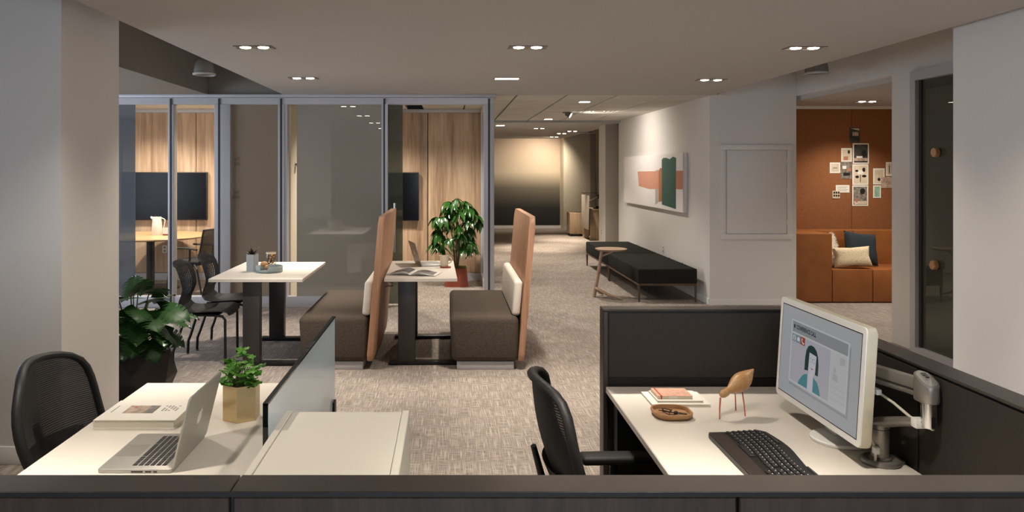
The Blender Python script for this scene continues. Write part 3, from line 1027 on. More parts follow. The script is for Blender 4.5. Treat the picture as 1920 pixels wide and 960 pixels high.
def laptop(label, loc, rz, lean, keys=True):
    t = thing('laptop', label, 'laptop', loc, rz)
    W, D = .225, .319
    base = obj('base', B().prism(rrect(W, D, .012, 4), 0, .012, bev=.003, seg=2), 'aluminium', t)
    obj('trackpad', B().prism(rrect(.075, .1, .003, 2, -.068, 0), .0121, .0124), 'trackpad_grey', base)
    L = .222

    def lid(u, v, w):    # u along the lid height, v along y, w thickness
        return (W / 2 - .004 + math.sin(lean) * u + w * math.cos(lean), v, .010 + math.cos(lean) * u - w * math.sin(lean))
    ld_ = obj('lid', B().prism(rrect(L, D, .012, 4, L / 2, 0), 0, .007, lid, .002, 1), 'aluminium', t)
    obj('screen', B().prism(rrect(L - .03, D - .03, .002, 2, L / 2 + .004, 0), -.0006, 0, lid), 'screen_black', ld_)
    # logo: bitten fruit silhouette with a leaf
    ap_ = [(0, -.021), (.006, -.024), (.013, -.021), (.02, -.010), (.0215, -.002), (.016, .002), (.0145, .007), (.016, .012), (.0195, .0155), (.014, .02), (.007, .0195), (0, .017),
           (-.007, .0195), (-.014, .0185), (-.019, .012), (-.0205, .002), (-.018, -.010), (-.012, -.021), (-.006, -.024)]
    obj('logo', B().prism(ap_, .0071, .0075, lambda u, v, w: lid(.115 + v, u, w)), 'bezel_white', ld_)
    obj('logo_leaf', B().prism([(0, .019), (.002, .026), (.008, .031), (.0075, .025), (.004, .021)], .0071, .0075, lambda u, v, w: lid(.115 + v, u, w)), 'bezel_white', ld_)
    if keys:
        km = B().box(-.0068, .0068, -.0078, .0078, 0, .0014, .0008, 1).mesh('key', 0)
        km.materials.append(MATS['key_black'])
        for r in range(6):
            xs = -.012 + r * .0178
            n = 14
            for c in range(n):
                yy = -.131 + (c + .5) * .262 / n
                if r == 0 and 4 <= c <= 9:
                    if c == 4:
                        o = obj('space_bar', B().box(-.0068, .0068, -.052, .052, 0, .0014, .0008, 1), 'key_black', base)
                        o.location = (xs, 0, .012)
                    continue
                o = bpy.data.objects.new('key', km)
                COL.objects.link(o); o.parent = base
                o.location = (xs, yy, .012)
        pb = B()
        for x0, x1 in ((.02, .055), (.062, .08), (.086, .097)):
            pb.box(x0 - .03, x1 - .03, -D / 2 - .0006, -D / 2 + .002, .003, .0075)
        obj('ports', pb, 'ink', base)
    return t


laptop('open silver laptop on the left white desk, lid turned away', (-.937, 2.478, DZ), 0, math.radians(14))

bk = thing('hardcover_book', 'thick white hardcover book with a photo on its cover beside the laptop', 'book', (-1.098, 2.83, DZ))
obj('back_cover', B().box(-.143, .143, -.115, .115, 0, .003, .001, 1), 'paper', bk)
obj('pages', B().box(-.139, .136, -.111, .111, .003, .029), 'paper_page', bk)
fc = obj('front_cover', B().box(-.143, .143, -.115, .115, .029, .032, .001, 1), 'paper', bk)
obj('spine', B().box(-.144, -.139, -.115, .115, .001, .031, .001, 1), 'paper', bk)
obj('cover_photo', B().box(-.075, .035, -.04, .05, .032, .0323), 'photo_warm', fc)
obj('cover_photo_patch', B().box(.0, .035, -.04, .05, .0323, .0325), 'photo_grey', fc)
obj('red_mark', B().box(-.055, -.045, .025, .035, .0323, .0326), 'red_band', fc)
lt = B()
for r in range(5):
    for c in range(5):
        if (r * 5 + c) % 4 == 3:
            continue
        lt.box(.055 + r * .012, .062 + r * .012, -.012 + c * .013, -.003 + c * .013, .032, .0323)
obj('cover_lettering', lt, 'ink_soft', fc)
obj('cover_lettering', B().box(-.12, -.116, -.03, .05, .032, .0323), 'ink_soft', fc)


# ------------------------------------------------------------------ plants
def leaf_blade(name, w=.36, m='leaf_money', droop=.35, seg=5, fold=.12):
    """one leaf along +x, length 1"""
    def f(u, v):
        y = (v - .5) * 2
        hw_ = w / 2 * (math.sin(PI * min(1, u * .97 + .03) ** .8)) + .004
        return (u, y * hw_, -droop * u * u + fold * abs(y) * hw_ * 2)
    me = B().grid(f, seg, 2).mesh(name)
    me.materials.append(MATS[m])
    return me


def place(name, me, parent, p, direction, length, roll=0.0, sub=None):
    d_ = Vector(direction).normalized()
    up = Vector((0, 0, 1))
    side = up.cross(d_)
    if side.length < .05:
        side = Vector((0, 1, 0))
    side.normalize()
    nz = d_.cross(side).normalized()
    R = Matrix((d_, side, nz)).transposed().to_4x4()
    R = R @ Matrix.Rotation(roll, 4, 'X')
    o = bpy.data.objects.new(name, me)
    COL.objects.link(o); o.parent = parent
    o.matrix_local = Matrix.Translation(p) @ R @ Matrix.Scale(length, 4)
    return o


def hex_prism(r, h, rot=0.0, z0=0.0):
    return [(r * math.cos(rot + PI / 3 * k), r * math.sin(rot + PI / 3 * k)) for k in range(6)]


def hex_pot(b2, r, h, wall, rot):
    t = bmesh.new()
    rings = []
    for rr, zz in ((r, 0), (r, h), (r - wall, h), (r - wall, h * .8)):
        rings.append([t.verts.new((rr * math.cos(rot + PI / 3 * k), rr * math.sin(rot + PI / 3 * k), zz)) for k in range(6)])
    t.faces.new(rings[0][::-1])
    for a, c in zip(rings, rings[1:]):
        for k in range(6):
            t.faces.new((a[k], a[(k + 1) % 6], c[(k + 1) % 6], c[k]))
    t.faces.new(rings[-1])
    return b2._add(t)


# gold hexagonal pot with a bright green plant
gp_ = thing('potted_plant', 'bright green leafy plant in a brushed gold hexagonal pot', 'plant', (-.757, 2.84, DZ))
obj('pot', hex_pot(B(), .068, .128, .003, -PI / 2 + .02), 'brass', gp_, smooth=0)
obj('soil', B().prism(hex_prism(.0645, 0, -PI / 2 + .02), .10, .115), 'moss', gp_)
rnd = random.Random(3)


def ruffle_leaf():
    t = bmesh.new()
    c = t.verts.new((.45, 0, .06))
    ring = []
    K = 20
    for k in range(K):
        a = 2 * PI * (k + .5) / K - PI
        r = .5 * (1 + .12 * math.cos(5 * a)) * (0.55 if k in (0, K - 1) else 1)
        ring.append(t.verts.new((.45 + r * math.cos(a), r * 1.05 * math.sin(a), .07 * math.sin(7 * a) - .12 * (r * math.sin(a)) ** 2 * 2)))
    for k in range(K):
        t.faces.new((c, ring[k], ring[(k + 1) % K]))
    bb = B()._add(t)
    me = bb.mesh('ruffled_leaf', 60)
    me.materials.append(MATS['leaf_bright'])
    return me


rl = ruffle_leaf()
for k in range(64):
    a = rnd.uniform(0, 2 * PI)
    q = rnd.random()
    rr = .012 + .052 * math.sqrt(q)
    zz = .125 + rnd.random() * .125 * (1.05 - .55 * q)
    p = Vector((rr * math.cos(a) + (zz - .12) * .02, rr * math.sin(a), zz))
    d_ = Vector((math.cos(a + rnd.uniform(-.6, .6)), math.sin(a + rnd.uniform(-.6, .6)), rnd.uniform(-.25, .55)))
    place('leaf', rl, gp_, p - d_.normalized() * .012, d_, rnd.uniform(.028, .044), rnd.uniform(-.5, .5))
sb = B()
for k in range(12):
    a = k * 2.4
    sb.tube([(.012 * math.cos(a), .012 * math.sin(a), .11), (.02 * math.cos(a), .02 * math.sin(a), .16), (.035 * math.cos(a), .035 * math.sin(a), .2)], .0015, 6)
obj('stems', sb, 'stem_green', gp_)

# monstera in a black faceted planter
mp_ = thing('potted_plant', 'monstera in a dark faceted planter behind the left column', 'plant', (-2.27, 5.60, 0))
t_ = bmesh.new()
rings = []
for rr, zz, off in ((.23, 0, 0), (.30, .17, PI / 8), (.265, .36, 0), (.245, .36, 0), (.24, .31, 0)):
    rings.append([t_.verts.new((rr * math.cos(off + PI / 4 * k), rr * math.sin(off + PI / 4 * k), zz)) for k in range(8)])
t_.faces.new(rings[0][::-1])
for a, c in zip(rings, rings[1:]):
    for k in range(8):
        if a is rings[0]:
            t_.faces.new((a[k], a[(k + 1) % 8], c[k])); t_.faces.new((a[(k + 1) % 8], c[(k + 1) % 8], c[k]))
        elif a is rings[1]:
            t_.faces.new((a[k], c[(k + 1) % 8], c[k])); t_.faces.new((a[k], a[(k + 1) % 8], c[(k + 1) % 8]))
        else:
            t_.faces.new((a[k], a[(k + 1) % 8], c[(k + 1) % 8], c[k]))
t_.faces.new(rings[-1])
bmesh.ops.recalc_face_normals(t_, faces=list(t_.faces))
obj('planter', B()._add(t_), 'planter_black', mp_, smooth=0)
obj('soil', B().lathe([(0, .33), (.2, .33), (.24, .315), (.24, .30)], (0, 0, 0), 24), 'moss', mp_)


def monstera_leaf():
    t = bmesh.new()
    N_ = 16
    slits = (6, 8, 10, 12)

    def wid(u):
        return .50 * math.sin(PI * min(1.0, .10 + .90 * u) ** .80) + .004

    def pt(u, q, s):
        w = wid(u) * q
        x = u - .34 * (1 - u) ** 2 * q ** 1.5 + .10 * q * q * u * (1 - u)
        return (x, s * w, -.28 * u * u - .22 * (q * wid(u) * 2) ** 2 * .5 + .06 * q)
    for s in (-1, 1):
        rows = []
        for q in (0, .22, .46):
            rows.append([t.verts.new(pt(i / N_, q, s)) for i in range(N_ + 1)])
        for a_, c_ in zip(rows, rows[1:]):
            for i in range(N_):
                t.faces.new((a_[i], a_[i + 1], c_[i + 1], c_[i]))
        inn = rows[-1]
        for i in range(N_):
            u0, u1 = i / N_, (i + 1) / N_
            if i in slits:
                u0 += .30 / N_
            if i + 1 in slits:
                u1 -= .30 / N_
            m0, m1 = t.verts.new(pt(u0, .78, s)), t.verts.new(pt(u1, .78, s))
            o0, o1 = t.verts.new(pt(u0, 1, s)), t.verts.new(pt(u1, 1, s))
            t.faces.new((inn[i], inn[i + 1], m1, m0)); t.faces.new((m0, m1, o1, o0))
    bmesh.ops.remove_doubles(t, verts=list(t.verts), dist=1e-5)
    me = B()._add(t).mesh('monstera_leaf', 60)
    me.materials.append(MATS['leaf_monstera'])
    return me


ml = monstera_leaf()
rnd = random.Random(11)
spec = [  # (dx, dy, z, dirx, diry, dirz, size)
    (.13, -.02, .70, .5, -.5, .35, .22), (.02, -.1, .74, .1, -.8, .25, .24), (.22, -.08, .66, .9, -.3, -.1, .25), (-.05, -.15, .66, -.1, -.9, -.2, .24),
    (.10, -.16, .60, .3, -.9, -.35, .26), (-.12, -.12, .58, -.5, -.8, -.2, .22), (.2, -.12, .55, .7, -.7, -.4, .22), (.05, -.2, .5, .1, -1, -.6, .22),
    (-.1, -.2, .48, -.3, -1, -.5, .2), (.17, -.14, .45, .6, -.8, -.6, .2), (-.02, .05, .76, -.2, .4, .4, .2), (.1, .1, .7, .4, .7, .2, .2),
    (-.18, 0, .62, -1, .1, -.1, .22), (-.15, .12, .55, -.7, .6, -.2, .22), (.18, .1, .56, .8, .5, -.2, .22), (.0, -.18, .42, 0, -1, -.5, .17), (.2, .0, .48, 1, -.1, -.4, .2), (-.08, -.1, .72, -.4, -.6, .3, .2),
    (.06, -.05, .78, .3, -.3, .5, .18), (.26, -.02, .62, 1, .1, .0, .22),
    (.12, -.2, .68, .4, -.9, -.1, .2), (.0, -.22, .6, -.1, -1, -.3, .21), (.18, -.18, .62, .7, -.8, -.2, .2), (.24, -.1, .52, .9, -.5, -.4, .19), (-.06, -.24, .54, -.3, -1, -.4, .2), (.1, -.22, .5, .3, -1, -.5, .2), (.14, -.02, .76, .6, -.2, .3, .17)]
for i, (x_, y_, z_, a, b_, c, s) in enumerate(spec):
    pts = [(x_ * .15, y_ * .15, .32), (x_ * .45, y_ * .45, .32 + (z_ - .32) * .6), (x_ * .85, y_ * .85, z_ + .0), (x_, y_, z_)]
    lf = place('leaf', ml, mp_, Vector((x_, y_, z_)), (a, b_, c), s * .98, rnd.uniform(-.5, .5))
    obj('stem', B().tube(pts, .0045, 6), 'stem_green', mp_)

# money tree in the open meeting room
mt = thing('potted_tree', 'glossy green umbrella tree in a terracotta pot in the open meeting room', 'plant', (.105, 11.08, 0))
obj('pot', B().prism(rrect(.33, .33, .05, 4), 0, .255, lambda u, v, w: (u * (1 - .12 * max(0, w - .2) / .055), v * (1 - .12 * max(0, w - .2) / .055), w)).prism(rrect(.285, .285, .045, 4), .255, .258), 'terracotta', mt)
obj('soil', B().prism(rrect(.27, .27, .04, 4), .257, .268), 'moss', mt)
tb = B()
tips = []
rnd = random.Random(5)
for k, (a, b_, h) in enumerate(((-.05, .02, .9), (.04, .0, .8), (.0, -.04, 1.0), (.06, .05, .7))):
    tb.tube([(a * .3, b_ * .3, .26), (a * .8, b_ * .8, .5), (a * 1.6, b_ * 1.6, h)], [.012, .01, .006], 7)
obj('trunk', tb, 'stem_brown', mt)
lb_ = leaf_blade('leaf_blade', .34, 'leaf_money', .4)
clusters = []
for k in range(30):
    lay = k / 29.0
    z_ = .52 + .68 * lay
    rr = (.27 * math.sin(PI * (.28 + .62 * lay)) + .02) * rnd.uniform(.6, 1.1)
    a = k * 2.399 + rnd.uniform(-.3, .3)
    clusters.append((rr * math.cos(a) * 1.05, rr * math.sin(a) * .8, z_))
clusters += [(-.28, -.1, .98), (.30, -.08, 1.0), (.33, 0, .92), (-.27, -.12, .74), (0, -.1, 1.24), (-.12, -.1, 1.2), (.2, -.1, 1.1)]
for (x_, y_, z_) in clusters:
    obj('branch', B().tube([(x_ * .1, y_ * .1, max(.4, z_ - .3)), (x_ * .6, y_ * .6, z_ - .05), (x_, y_, z_)], .0035, 5), 'stem_green', mt)
    base_a = math.atan2(y_, x_)
    for j in range(7):
        a = base_a + (j - 3) * .75 + rnd.uniform(-.2, .2)
        place('leaf', lb_, mt, Vector((x_, y_, z_)), (math.cos(a), math.sin(a), rnd.uniform(-.9, -.25)), rnd.uniform(.15, .215), rnd.uniform(-.4, .4))

# ------------------------------------------------------------------ tables and booths
TZ = .74


def t_table(label, loc, rz, w, l, legx, foot, mat_top='white_laminate'):
    t = thing('meeting_table', label, 'table', loc, rz)
    obj('top', B().box(-w / 2, w / 2, -l / 2, l / 2, TZ - .028, TZ, .003, 1), mat_top, t)
    for y_ in (-l / 2 + .10, l / 2 - .14):
        obj('leg', B().box(legx - .072, legx + .072, y_ - .045, y_ + .045, .03, TZ - .03, .006, 2), 'charcoal_metal', t)
        obj('foot', B().box(foot[0], foot[1], y_ - .045, y_ + .045, 0.006, .032, .005, 2), 'black_metal', t)
    obj('stretcher', B().box(legx - .03, legx + .03, -l / 2 + .14, l / 2 - .18, TZ - .08, TZ - .03), 'black_metal', t)
    return t


t_table('white table with black legs beside the perforated chairs', (-1.612, 7.08, 0), 0, .785, 1.2, -.05, (-.24, .375))
rt2 = t_table('white table between the two high back booths', (-.25, 7.14, 0), math.radians(1.2), .612, 1.26, -.12, (-.27, .308))
obj('bag_hook', B().tube([(-.28, -.6, .71), (-.235, -.6, .70), (-.235, -.6, .675), (-.285, -.6, .672), (-.295, -.6, .662)], .004, 7), 'black_metal', rt2)


def booth(label, x):
    t = thing('booth_seat', label, 'booth', (x, 7.14, 0), 0, 'high back booth seats')
    L = .74
    obj('plinth', B().box(.065, .535, -L + .02, L - .02, 0, .068, .004), 'steel_frame', t)

    def taper(u, v, w):
        k = (w - .068) / .37
        return (u - (.0 if u > .3 else .022 * k), v, w)
    obj('seat', B().box(.025, .575, -L, L, .068, .438, .045, 4).map(lambda c: taper(*c)), 'seat_fabric', t)
    poly = rrect(2 * L + .02, 1.20, .07, 6, 0, .66)
    poly = [(u, max(v, .065)) for u, v in poly]
    obj('back_panel', B().prism(poly, 0, .05, lambda u, v, w: (.565 + w + (v - .06) * .083, u, v), .014, 3), 'wood_booth', t)
    obj('back_cushion', B().box(-.035, .035, -L + .06, L - .1, .435, .725, .028, 4).map(lambda c: (.555 + c.x + (c.z - .43) * .083, c.y, c.z)), 'cushion_white', t)
    return t


b1 = booth('high back booth facing the chair table, left of the two', -1.245)
copy_tree(b1, (.0, 7.14, 0), 0, 'high back booth on the corridor side, right of the two')


# perforated side chairs, facing +x
def side_chair(label, loc, rz):
    t = thing('side_chair', label, 'chair', loc, rz, 'perforated black chairs at the white table')
    prof = [(.225, .405, .19), (.215, .432, .215), (.17, .447, .23), (.08, .445, .23), (-.03, .437, .225), (-.12, .435, .215), (-.175, .447, .20), (-.205, .48, .185),
            (-.212, .53, .175), (-.205, .59, .185), (-.205, .65, .20), (-.215, .71, .212), (-.235, .77, .212), (-.262, .825, .20), (-.288, .862, .185)]

    def f(u, v):
        k = u * (len(prof) - 1)
        i = min(int(k), len(prof) - 2); q = k - i
        x, z, w = [prof[i][j] * (1 - q) + prof[i + 1][j] * q for j in range(3)]
        y = (v - .5) * 2
        back_ = max(0, min(1, (u - .5) / .2))
        x += .045 * y * y * back_
        z += .012 * y * y * (1 - back_)
        if u > .93:
            z -= .03 * abs(y) ** 3 * (u - .93) / .07
        return (x, y * w, z)

    def holes(u, v, i, j):
        return .60 < u < .91 and .12 < v < .88
    o = obj('shell', B().grid(f, 56, 15, holes, .70), 'black_plastic', t)
    mod_solid(o, .007)
    for s in (-1, 1):
        y = s * .215
        obj('leg', B().tube([(-.16, y * .85, .425), (.10, y * .95, .422), (.175, y, .415), (.198, y, .385), (.2, y, 0)], .0115, 10), 'black_metal', t)
        obj('leg', B().tube([(-.12, y * .9, .42), (-.15, y * .95, .37), (-.215, y, .17), (-.235, y, .12), (-.24, y, 0)], .0125, 10), 'black_metal', t)
        obj('foot_cap', B().lathe([(0, 0), (.015, 0), (.015, .012), (0, .012)], (-.24, y, 0), 12).lathe([(0, 0), (.015, 0), (.015, .012), (0, .012)], (.2, y, 0), 12), 'ink_soft', t)
    obj('seat_bracket', B().box(-.14, .14, -.2, .2, .418, .428), 'black_metal', t)
    return t


c1 = side_chair('black perforated chair nearest to the monstera planter', (-2.09, 6.76, 0), math.radians(2))
copy_tree(c1, (-2.06, 7.32, 0), math.radians(0), 'black perforated chair closer to the glass wall')

# ------------------------------------------------------------------ bench, side table, artwork
bn = None
for k, (y0, lb) in enumerate(((9.68, 'black upholstered bench nearer to the access panel'), (11.54, 'black upholstered bench farther along the artwork wall'))):
    t = thing('bench', lb, 'bench', (2.72, y0 + .92, 0), 0, 'black benches under the artwork')
    obj('cushion', B().box(-.37, .37, -.915, .915, .232, .415, .018, 3), 'bench_fabric', t)
    fr = B()
    fr.box(-.365, .365, -.91, -.885, .205, .232).box(-.365, .365, .885, .91, .205, .232)
    fr.box(-.365, -.34, -.885, .885, .205, .232).box(.34, .365, -.885, .885, .205, .232)
    obj('frame', fr, 'wood_walnut', t)
    for sx in (-1, 1):
        for sy in (-1, 1):
            obj('leg', B().tube([(sx * .352, sy * .897, .21), (sx * .352, sy * .897, 0)], [.017, .011], 8), 'wood_walnut', t)
    obj('seam', B().box(-.3705, .3705, -.312, -.306, .23, .4155).box(-.3705, .3705, .306, .312, .23, .4155), 'bench_fabric', t)
t = thing('side_table', 'small round wooden side table standing before the bench', 'side table', (2.08, 10.0, 0))
obj('top', B().lathe([(0, .612), (.17, .612), (.2, .628), (.203, .634), (.2, .638), (0, .638)], (0, 0, 0), 36), 'wood_side', t)
obj('stem', B().tube([(-.205, .08, 0), (-.155, .05, .3), (-.115, .02, .615)], [.024, .022, .019], 12), 'wood_side', t)
obj('strut', B().tube([(-.13, .03, .53), (-.03, 0, .575), (.04, -.02, .612)], [.013, .012, .012], 10), 'wood_side', t)
obj('foot', B().tube([(-.185, .06, .125), (-.05, -.08, .055), (.10, -.16, .016)], [.024, .024, .014], 10, .8), 'wood_side', t)
obj('foot', B().tube([(-.185, .06, .125), (-.12, .16, .05), (-.06, .24, .016)], [.024, .02, .014], 10, .8), 'wood_side', t)

# artwork on the corridor wall: u runs from far end to near end
ar = thing('artwork', 'long abstract canvas with a coral bar and a green shape', 'painting', (3.18, 12.14, 1.075))
AL, AH = 3.5, .80


def art(u, v, w):
    return (-w, AL / 2 - u * AL, v * AH)


obj('canvas', B().prism([(0, 0), (1, 0), (1, 1), (0, 1)], 0.002, .06, art), 'art_white', ar)


def art_shape(name, pts, w, m):
    obj(name, B().prism(pts, .06, .06 + w, art), m, ar, smooth=0)


def au(x):     # picture column (in the measured crop) -> fraction along the canvas
    X = (x - 842.0)
    Y = 3.12 * 1460 / X
    return (12.14 + AL / 2 - Y) / AL


def cx_(c):
    return au(880 + c * .375)


art_shape('grey_band', [(cx_(930), 0.06), (cx_(945), 0.10), (cx_(945), .72), (cx_(930), .70)], .0012, 'art_grey')
art_shape('grey_band', [(cx_(1072), 0), (1, 0), (1, 1), (cx_(1072), 1)], .0010, 'art_grey')
art_shape('coral_bar', [(cx_(848), .38), (cx_(900), .34), (1, .39), (1, .70), (cx_(842), .68)], .0014, 'art_coral')
art_shape('coral_overlap', [(cx_(1033), .385), (1, .39), (1, .70), (cx_(1033), .70)], .0018, 'art_coral_deep')
art_shape('brown_shape', [(cx_(947), .12), (cx_(966), .14), (cx_(968), .74), (cx_(955), .75), (cx_(947), .70)], .0020, 'art_brown')
art_shape('green_shape', [(cx_(964), .08), (cx_(1033), .04), (cx_(1034), .92), (cx_(1018), .945), (cx_(1003), .90), (cx_(985), .93), (cx_(970), .93), (cx_(963), .90)], .0026, 'art_green')

# ------------------------------------------------------------------ right desk: monitor, arm, keyboard, bird, tray, books
mo = thing('monitor', 'white bezel monitor showing a conference call on the right desk', 'monitor', (1.243, 2.632, DZ))
MW, MH, MZ = .60, .364, .066      # width, height, lower edge above the desk
TILT = math.radians(3.6)


def mon(u, v, w):
    """u: 0..1 left to right as the user sees it, v: 0..1 upward, w: metres behind the glass"""
    return (math.sin(TILT) * (v - .5) * MH + w * math.cos(TILT), MW / 2 - u * MW, MZ + MH / 2 + (v - .5) * MH * math.cos(TILT) - w * math.sin(TILT))


def mon_m(pts_m, w0, w1, bev=0.0):
    return B().prism(pts_m, w0, w1, lambda a, c, w: mon(a / MW, c / MH, w), bev, 2)


obj('housing', mon_m(rrect(MW, MH, .016, 5, MW / 2, MH / 2), .002, .032, .004), 'bezel_side', mo)
bz = B()
bw = .024
bz.prism(rrect(MW - .002, MH - .002, .015, 5, MW / 2, MH / 2), -.002, .003, lambda a, c, w: mon(a / MW, c / MH, w), .001, 1)
obj('bezel', bz, 'bezel_white', mo)
scr = obj('screen', B().prism([(bw, bw), (MW - bw, bw), (MW - bw, MH - bw), (bw, MH - bw)], -.0026, -.0022, lambda a, c, w: mon(a / MW, c / MH, w)), 'px_back', mo, smooth=0)
obj('screen_gap', B().prism([(bw - .003, bw - .003), (MW - bw + .003, bw - .003), (MW - bw + .003, MH - bw + .003), (bw - .003, MH - bw + .003)], -.00235, -.002, lambda a, c, w: mon(a / MW, c / MH, w)), 'screen_black', mo, smooth=0)


def sxy(u, v):
    return (bw + u * (MW - 2 * bw), bw + v * (MH - 2 * bw))


LAY = [0]


def pix(name, pts, m, layer):
    w = -.0026 - .00025 * layer
    b2 = B().prism([sxy(u, v) for u, v in pts], w, w + .0002, lambda a, c, ww_: mon(a / MW, c / MH, ww_))
    return obj(name, b2, m, scr, smooth=0)


def rect(u0, u1, v0, v1):
    return [(u0, v0), (u1, v0), (u1, v1), (u0, v1)]


def disc(u, v, ru, rv, n=16):
    return [(u + ru * math.cos(2 * PI * k / n), v + rv * math.sin(2 * PI * k / n)) for k in range(n)]


pix('window_shadow', rect(.15, .90, .125, .15), 'px_shadow', 1)
pix('window_shadow', rect(.88, .90, .125, .83), 'px_shadow', 1)
pix('call_window', rect(.141, .88, .163, .869), 'px_window', 2)
pix('title_bar', rect(.158, .867, .733, .852), 'px_header', 3)
pix('title_dot', disc(.187, .797, .0105, .023), 'px_dark', 4)
pix('video_area', rect(.16, .672, .185, .713), 'px_video', 3)
pix('side_list', rect(.682, .867, .18, .713), 'px_side', 3)
pix('headset_button', rect(.159, .221, .626, .713), 'px_grey', 4)
pix('camera_button', rect(.221, .282, .626, .713), 'px_blue', 4)
pix('hang_up_button', rect(.282, .342, .626, .713), 'px_red', 4)
pix('camera_icon', rect(.234, .269, .648, .684), 'px_white', 5)
pix('camera_icon', rect(.244, .259, .684, .695), 'px_white', 5)
arc = [(.19 + .019 * math.cos(a), .665 + .032 * math.sin(a)) for a in [PI * k / 8 for k in range(9)]]
arc += [(.19 + .013 * math.cos(a), .665 + .022 * math.sin(a)) for a in [PI * (8 - k) / 8 for k in range(9)]]
pix('headset_icon', arc, 'px_white', 5)
pix('headset_icon', rect(.171, .18, .644, .668), 'px_white', 5)
pix('headset_icon', rect(.2, .209, .644, .668), 'px_white', 5)
pix('phone_icon', [(.297, .697), (.306, .70), (.309, .681), (.303, .676), (.308, .661), (.319, .651), (.325, .658), (.333, .648), (.328, .637), (.316, .637), (.303, .651), (.296, .672)], 'px_white', 5)
hair = [(.358, .375), (.36, .52), (.372, .60), (.395, .65), (.432, .672), (.47, .665), (.503, .635), (.525, .58), (.536, .50), (.537, .38), (.499, .38), (.507, .578), (.413, .588), (.407, .386)]
pix('portrait_neck', rect(.408, .478, .186, .36), 'px_face', 4)
pix('portrait_face', [(.407, .40), (.42, .36), (.45, .345), (.48, .36), (.498, .40), (.506, .58), (.413, .59)], 'px_face', 5)
pix('portrait_hair', [(.413, .588), (.507, .578), (.503, .635), (.47, .665), (.432, .672), (.395, .65), (.372, .60)], 'px_hair', 6)
pix('portrait_hair', [(.358, .375), (.407, .386), (.413, .588), (.372, .60), (.36, .52)], 'px_hair', 6)
pix('portrait_hair', [(.499, .38), (.537, .38), (.536, .50), (.525, .58), (.503, .635), (.507, .578)], 'px_hair', 6)
pix('portrait_mouth', [(.436, .436), (.45, .418), (.465, .418), (.48, .436), (.466, .428), (.45, .428)], 'px_red', 7)
for uu in (.438, .477):
    ring = [(uu + .017 * math.cos(a), .515 + .026 * math.sin(a)) for a in [2 * PI * k / 14 for k in range(15)]]
    ring += [(uu + .014 * math.cos(a), .515 + .021 * math.sin(a)) for a in [2 * PI * (14 - k) / 14 for k in range(15)]]
    pix('portrait_glasses', ring, 'px_grey', 7)
pix('portrait_glasses', rect(.454, .461, .524, .529), 'px_grey', 7)
pix('portrait_jacket', [(.277, .187), (.403, .187), (.402, .344), (.365, .33), (.33, .295), (.298, .24)], 'px_teal', 5)
pix('portrait_jacket', [(.477, .187), (.576, .187), (.56, .255), (.53, .312), (.478, .344)], 'px_teal', 5)
pix('contact_icon', disc(.733, .535, .014, .026), 'px_faint', 4)
pix('contact_icon', [(.706, .43), (.772, .43), (.768, .48), (.75, .505), (.72, .505), (.71, .48)], 'px_faint', 4)
pix('speech_bubble', rect(.785, .845, .622, .69), 'px_faint', 4)
pix('speech_bubble', [(.795, .605), (.81, .622), (.79, .622)], 'px_faint', 4)
for vv in (.36, .30, .24):
    pix('list_line', rect(.69, .86, vv, vv + .006), 'px_faint', 4)
me = text_mesh('title_text', 'CONFERENCE CALL', .0215, lambda x, y: mon((bw + .216 * (MW - 2 * bw) + x * .76) / MW, (bw + .776 * (MH - 2 * bw) + y * .95) / MH, -.0026 - .0013))
obj('title_text', me, 'px_dark', scr, smooth=0)
obj('power_light', B().prism(disc(MW - .012, .014, .002, .002, 10), -.0025, -.0015, lambda a, c, w: mon(a / MW, c / MH, w)), flat_emit('px_led', '#c8e860', 1.2), mo)
obj('stand_base', B().lathe([(0, 0), (.094, 0), (.096, .003), (.096, .009), (.092, .012), (0, .012)], (.066, -.03, 0), 40), 'bezel_white', mo)
obj('stand_neck', B().box(.05, .075, -.03, .05, .012, .20, .006), 'bezel_white', mo)

ma = thing('swivel_stand', 'grey jointed metal monitor arm clamped to the right desk', 'monitor arm', (1.332, 2.405, DZ))
rb = B().lathe([(.026, 0), (.056, 0), (.0585, .006), (.056, .013), (.048, .017), (.04, .013), (.03, .012)], (0, 0, 0), 32)
obj('base_ring', rb, 'arm_metal', ma)
obj('clamp_foot', B().box(.02, .068, -.02, .045, 0, .012, .004), 'arm_metal', ma)
obj('pole', B().lathe([(.03, .004), (.031, .018), (.0255, .022), (.0255, .105), (.0245, .106), (.0245, .107), (.0255, .108), (.0255, .13), (.022, .134), (0, .134)], (0, 0, 0), 28), 'arm_metal', ma)
obj('pole_ring', B().lathe([(.0257, .1055), (.0262, .1065), (.0257, .1075)], (0, 0, 0), 28), 'black_metal', ma)
J = Vector((.047, -.168, .0))          # elbow above the desk
la = obj('lower_arm', B().tube([(0, .03, .118), (0, 0, .125), (J.x * .5, J.y * .5, .155), (J.x, J.y, .18)], [.018, .028, .024, .02], 14, .62), 'arm_metal', ma)
obj('elbow_joint', B().cyl((J.x, J.y, .165), (J.x, J.y, .235), .021, seg=24), 'chrome', ma)
obj('elbow_slot', B().box(J.x - .006, J.x + .006, J.y - .0215, J.y - .015, .17, .2), 'black_metal', ma)
hd = obj('elbow_head', B().prism(rrect(.05, .075, .022, 6), .236, .30, lambda u, v, w: (J.x + u, J.y + .012 + v, w + (.016 * (v / .0375) if w > .27 else 0)), .003, 2), 'arm_metal', ma)
obj('head_plate', B().prism(rrect(.04, .062, .018, 6), .300, .3015, lambda u, v, w: (J.x + u, J.y + .012 + v, w + .016 * (v / .0375))), 'aluminium', hd)
obj('head_screw', B().lathe([(0, .302), (.005, .302), (.005, .3045), (0, .3045)], (J.x, J.y + .008, .003), 12), 'black_metal', hd)
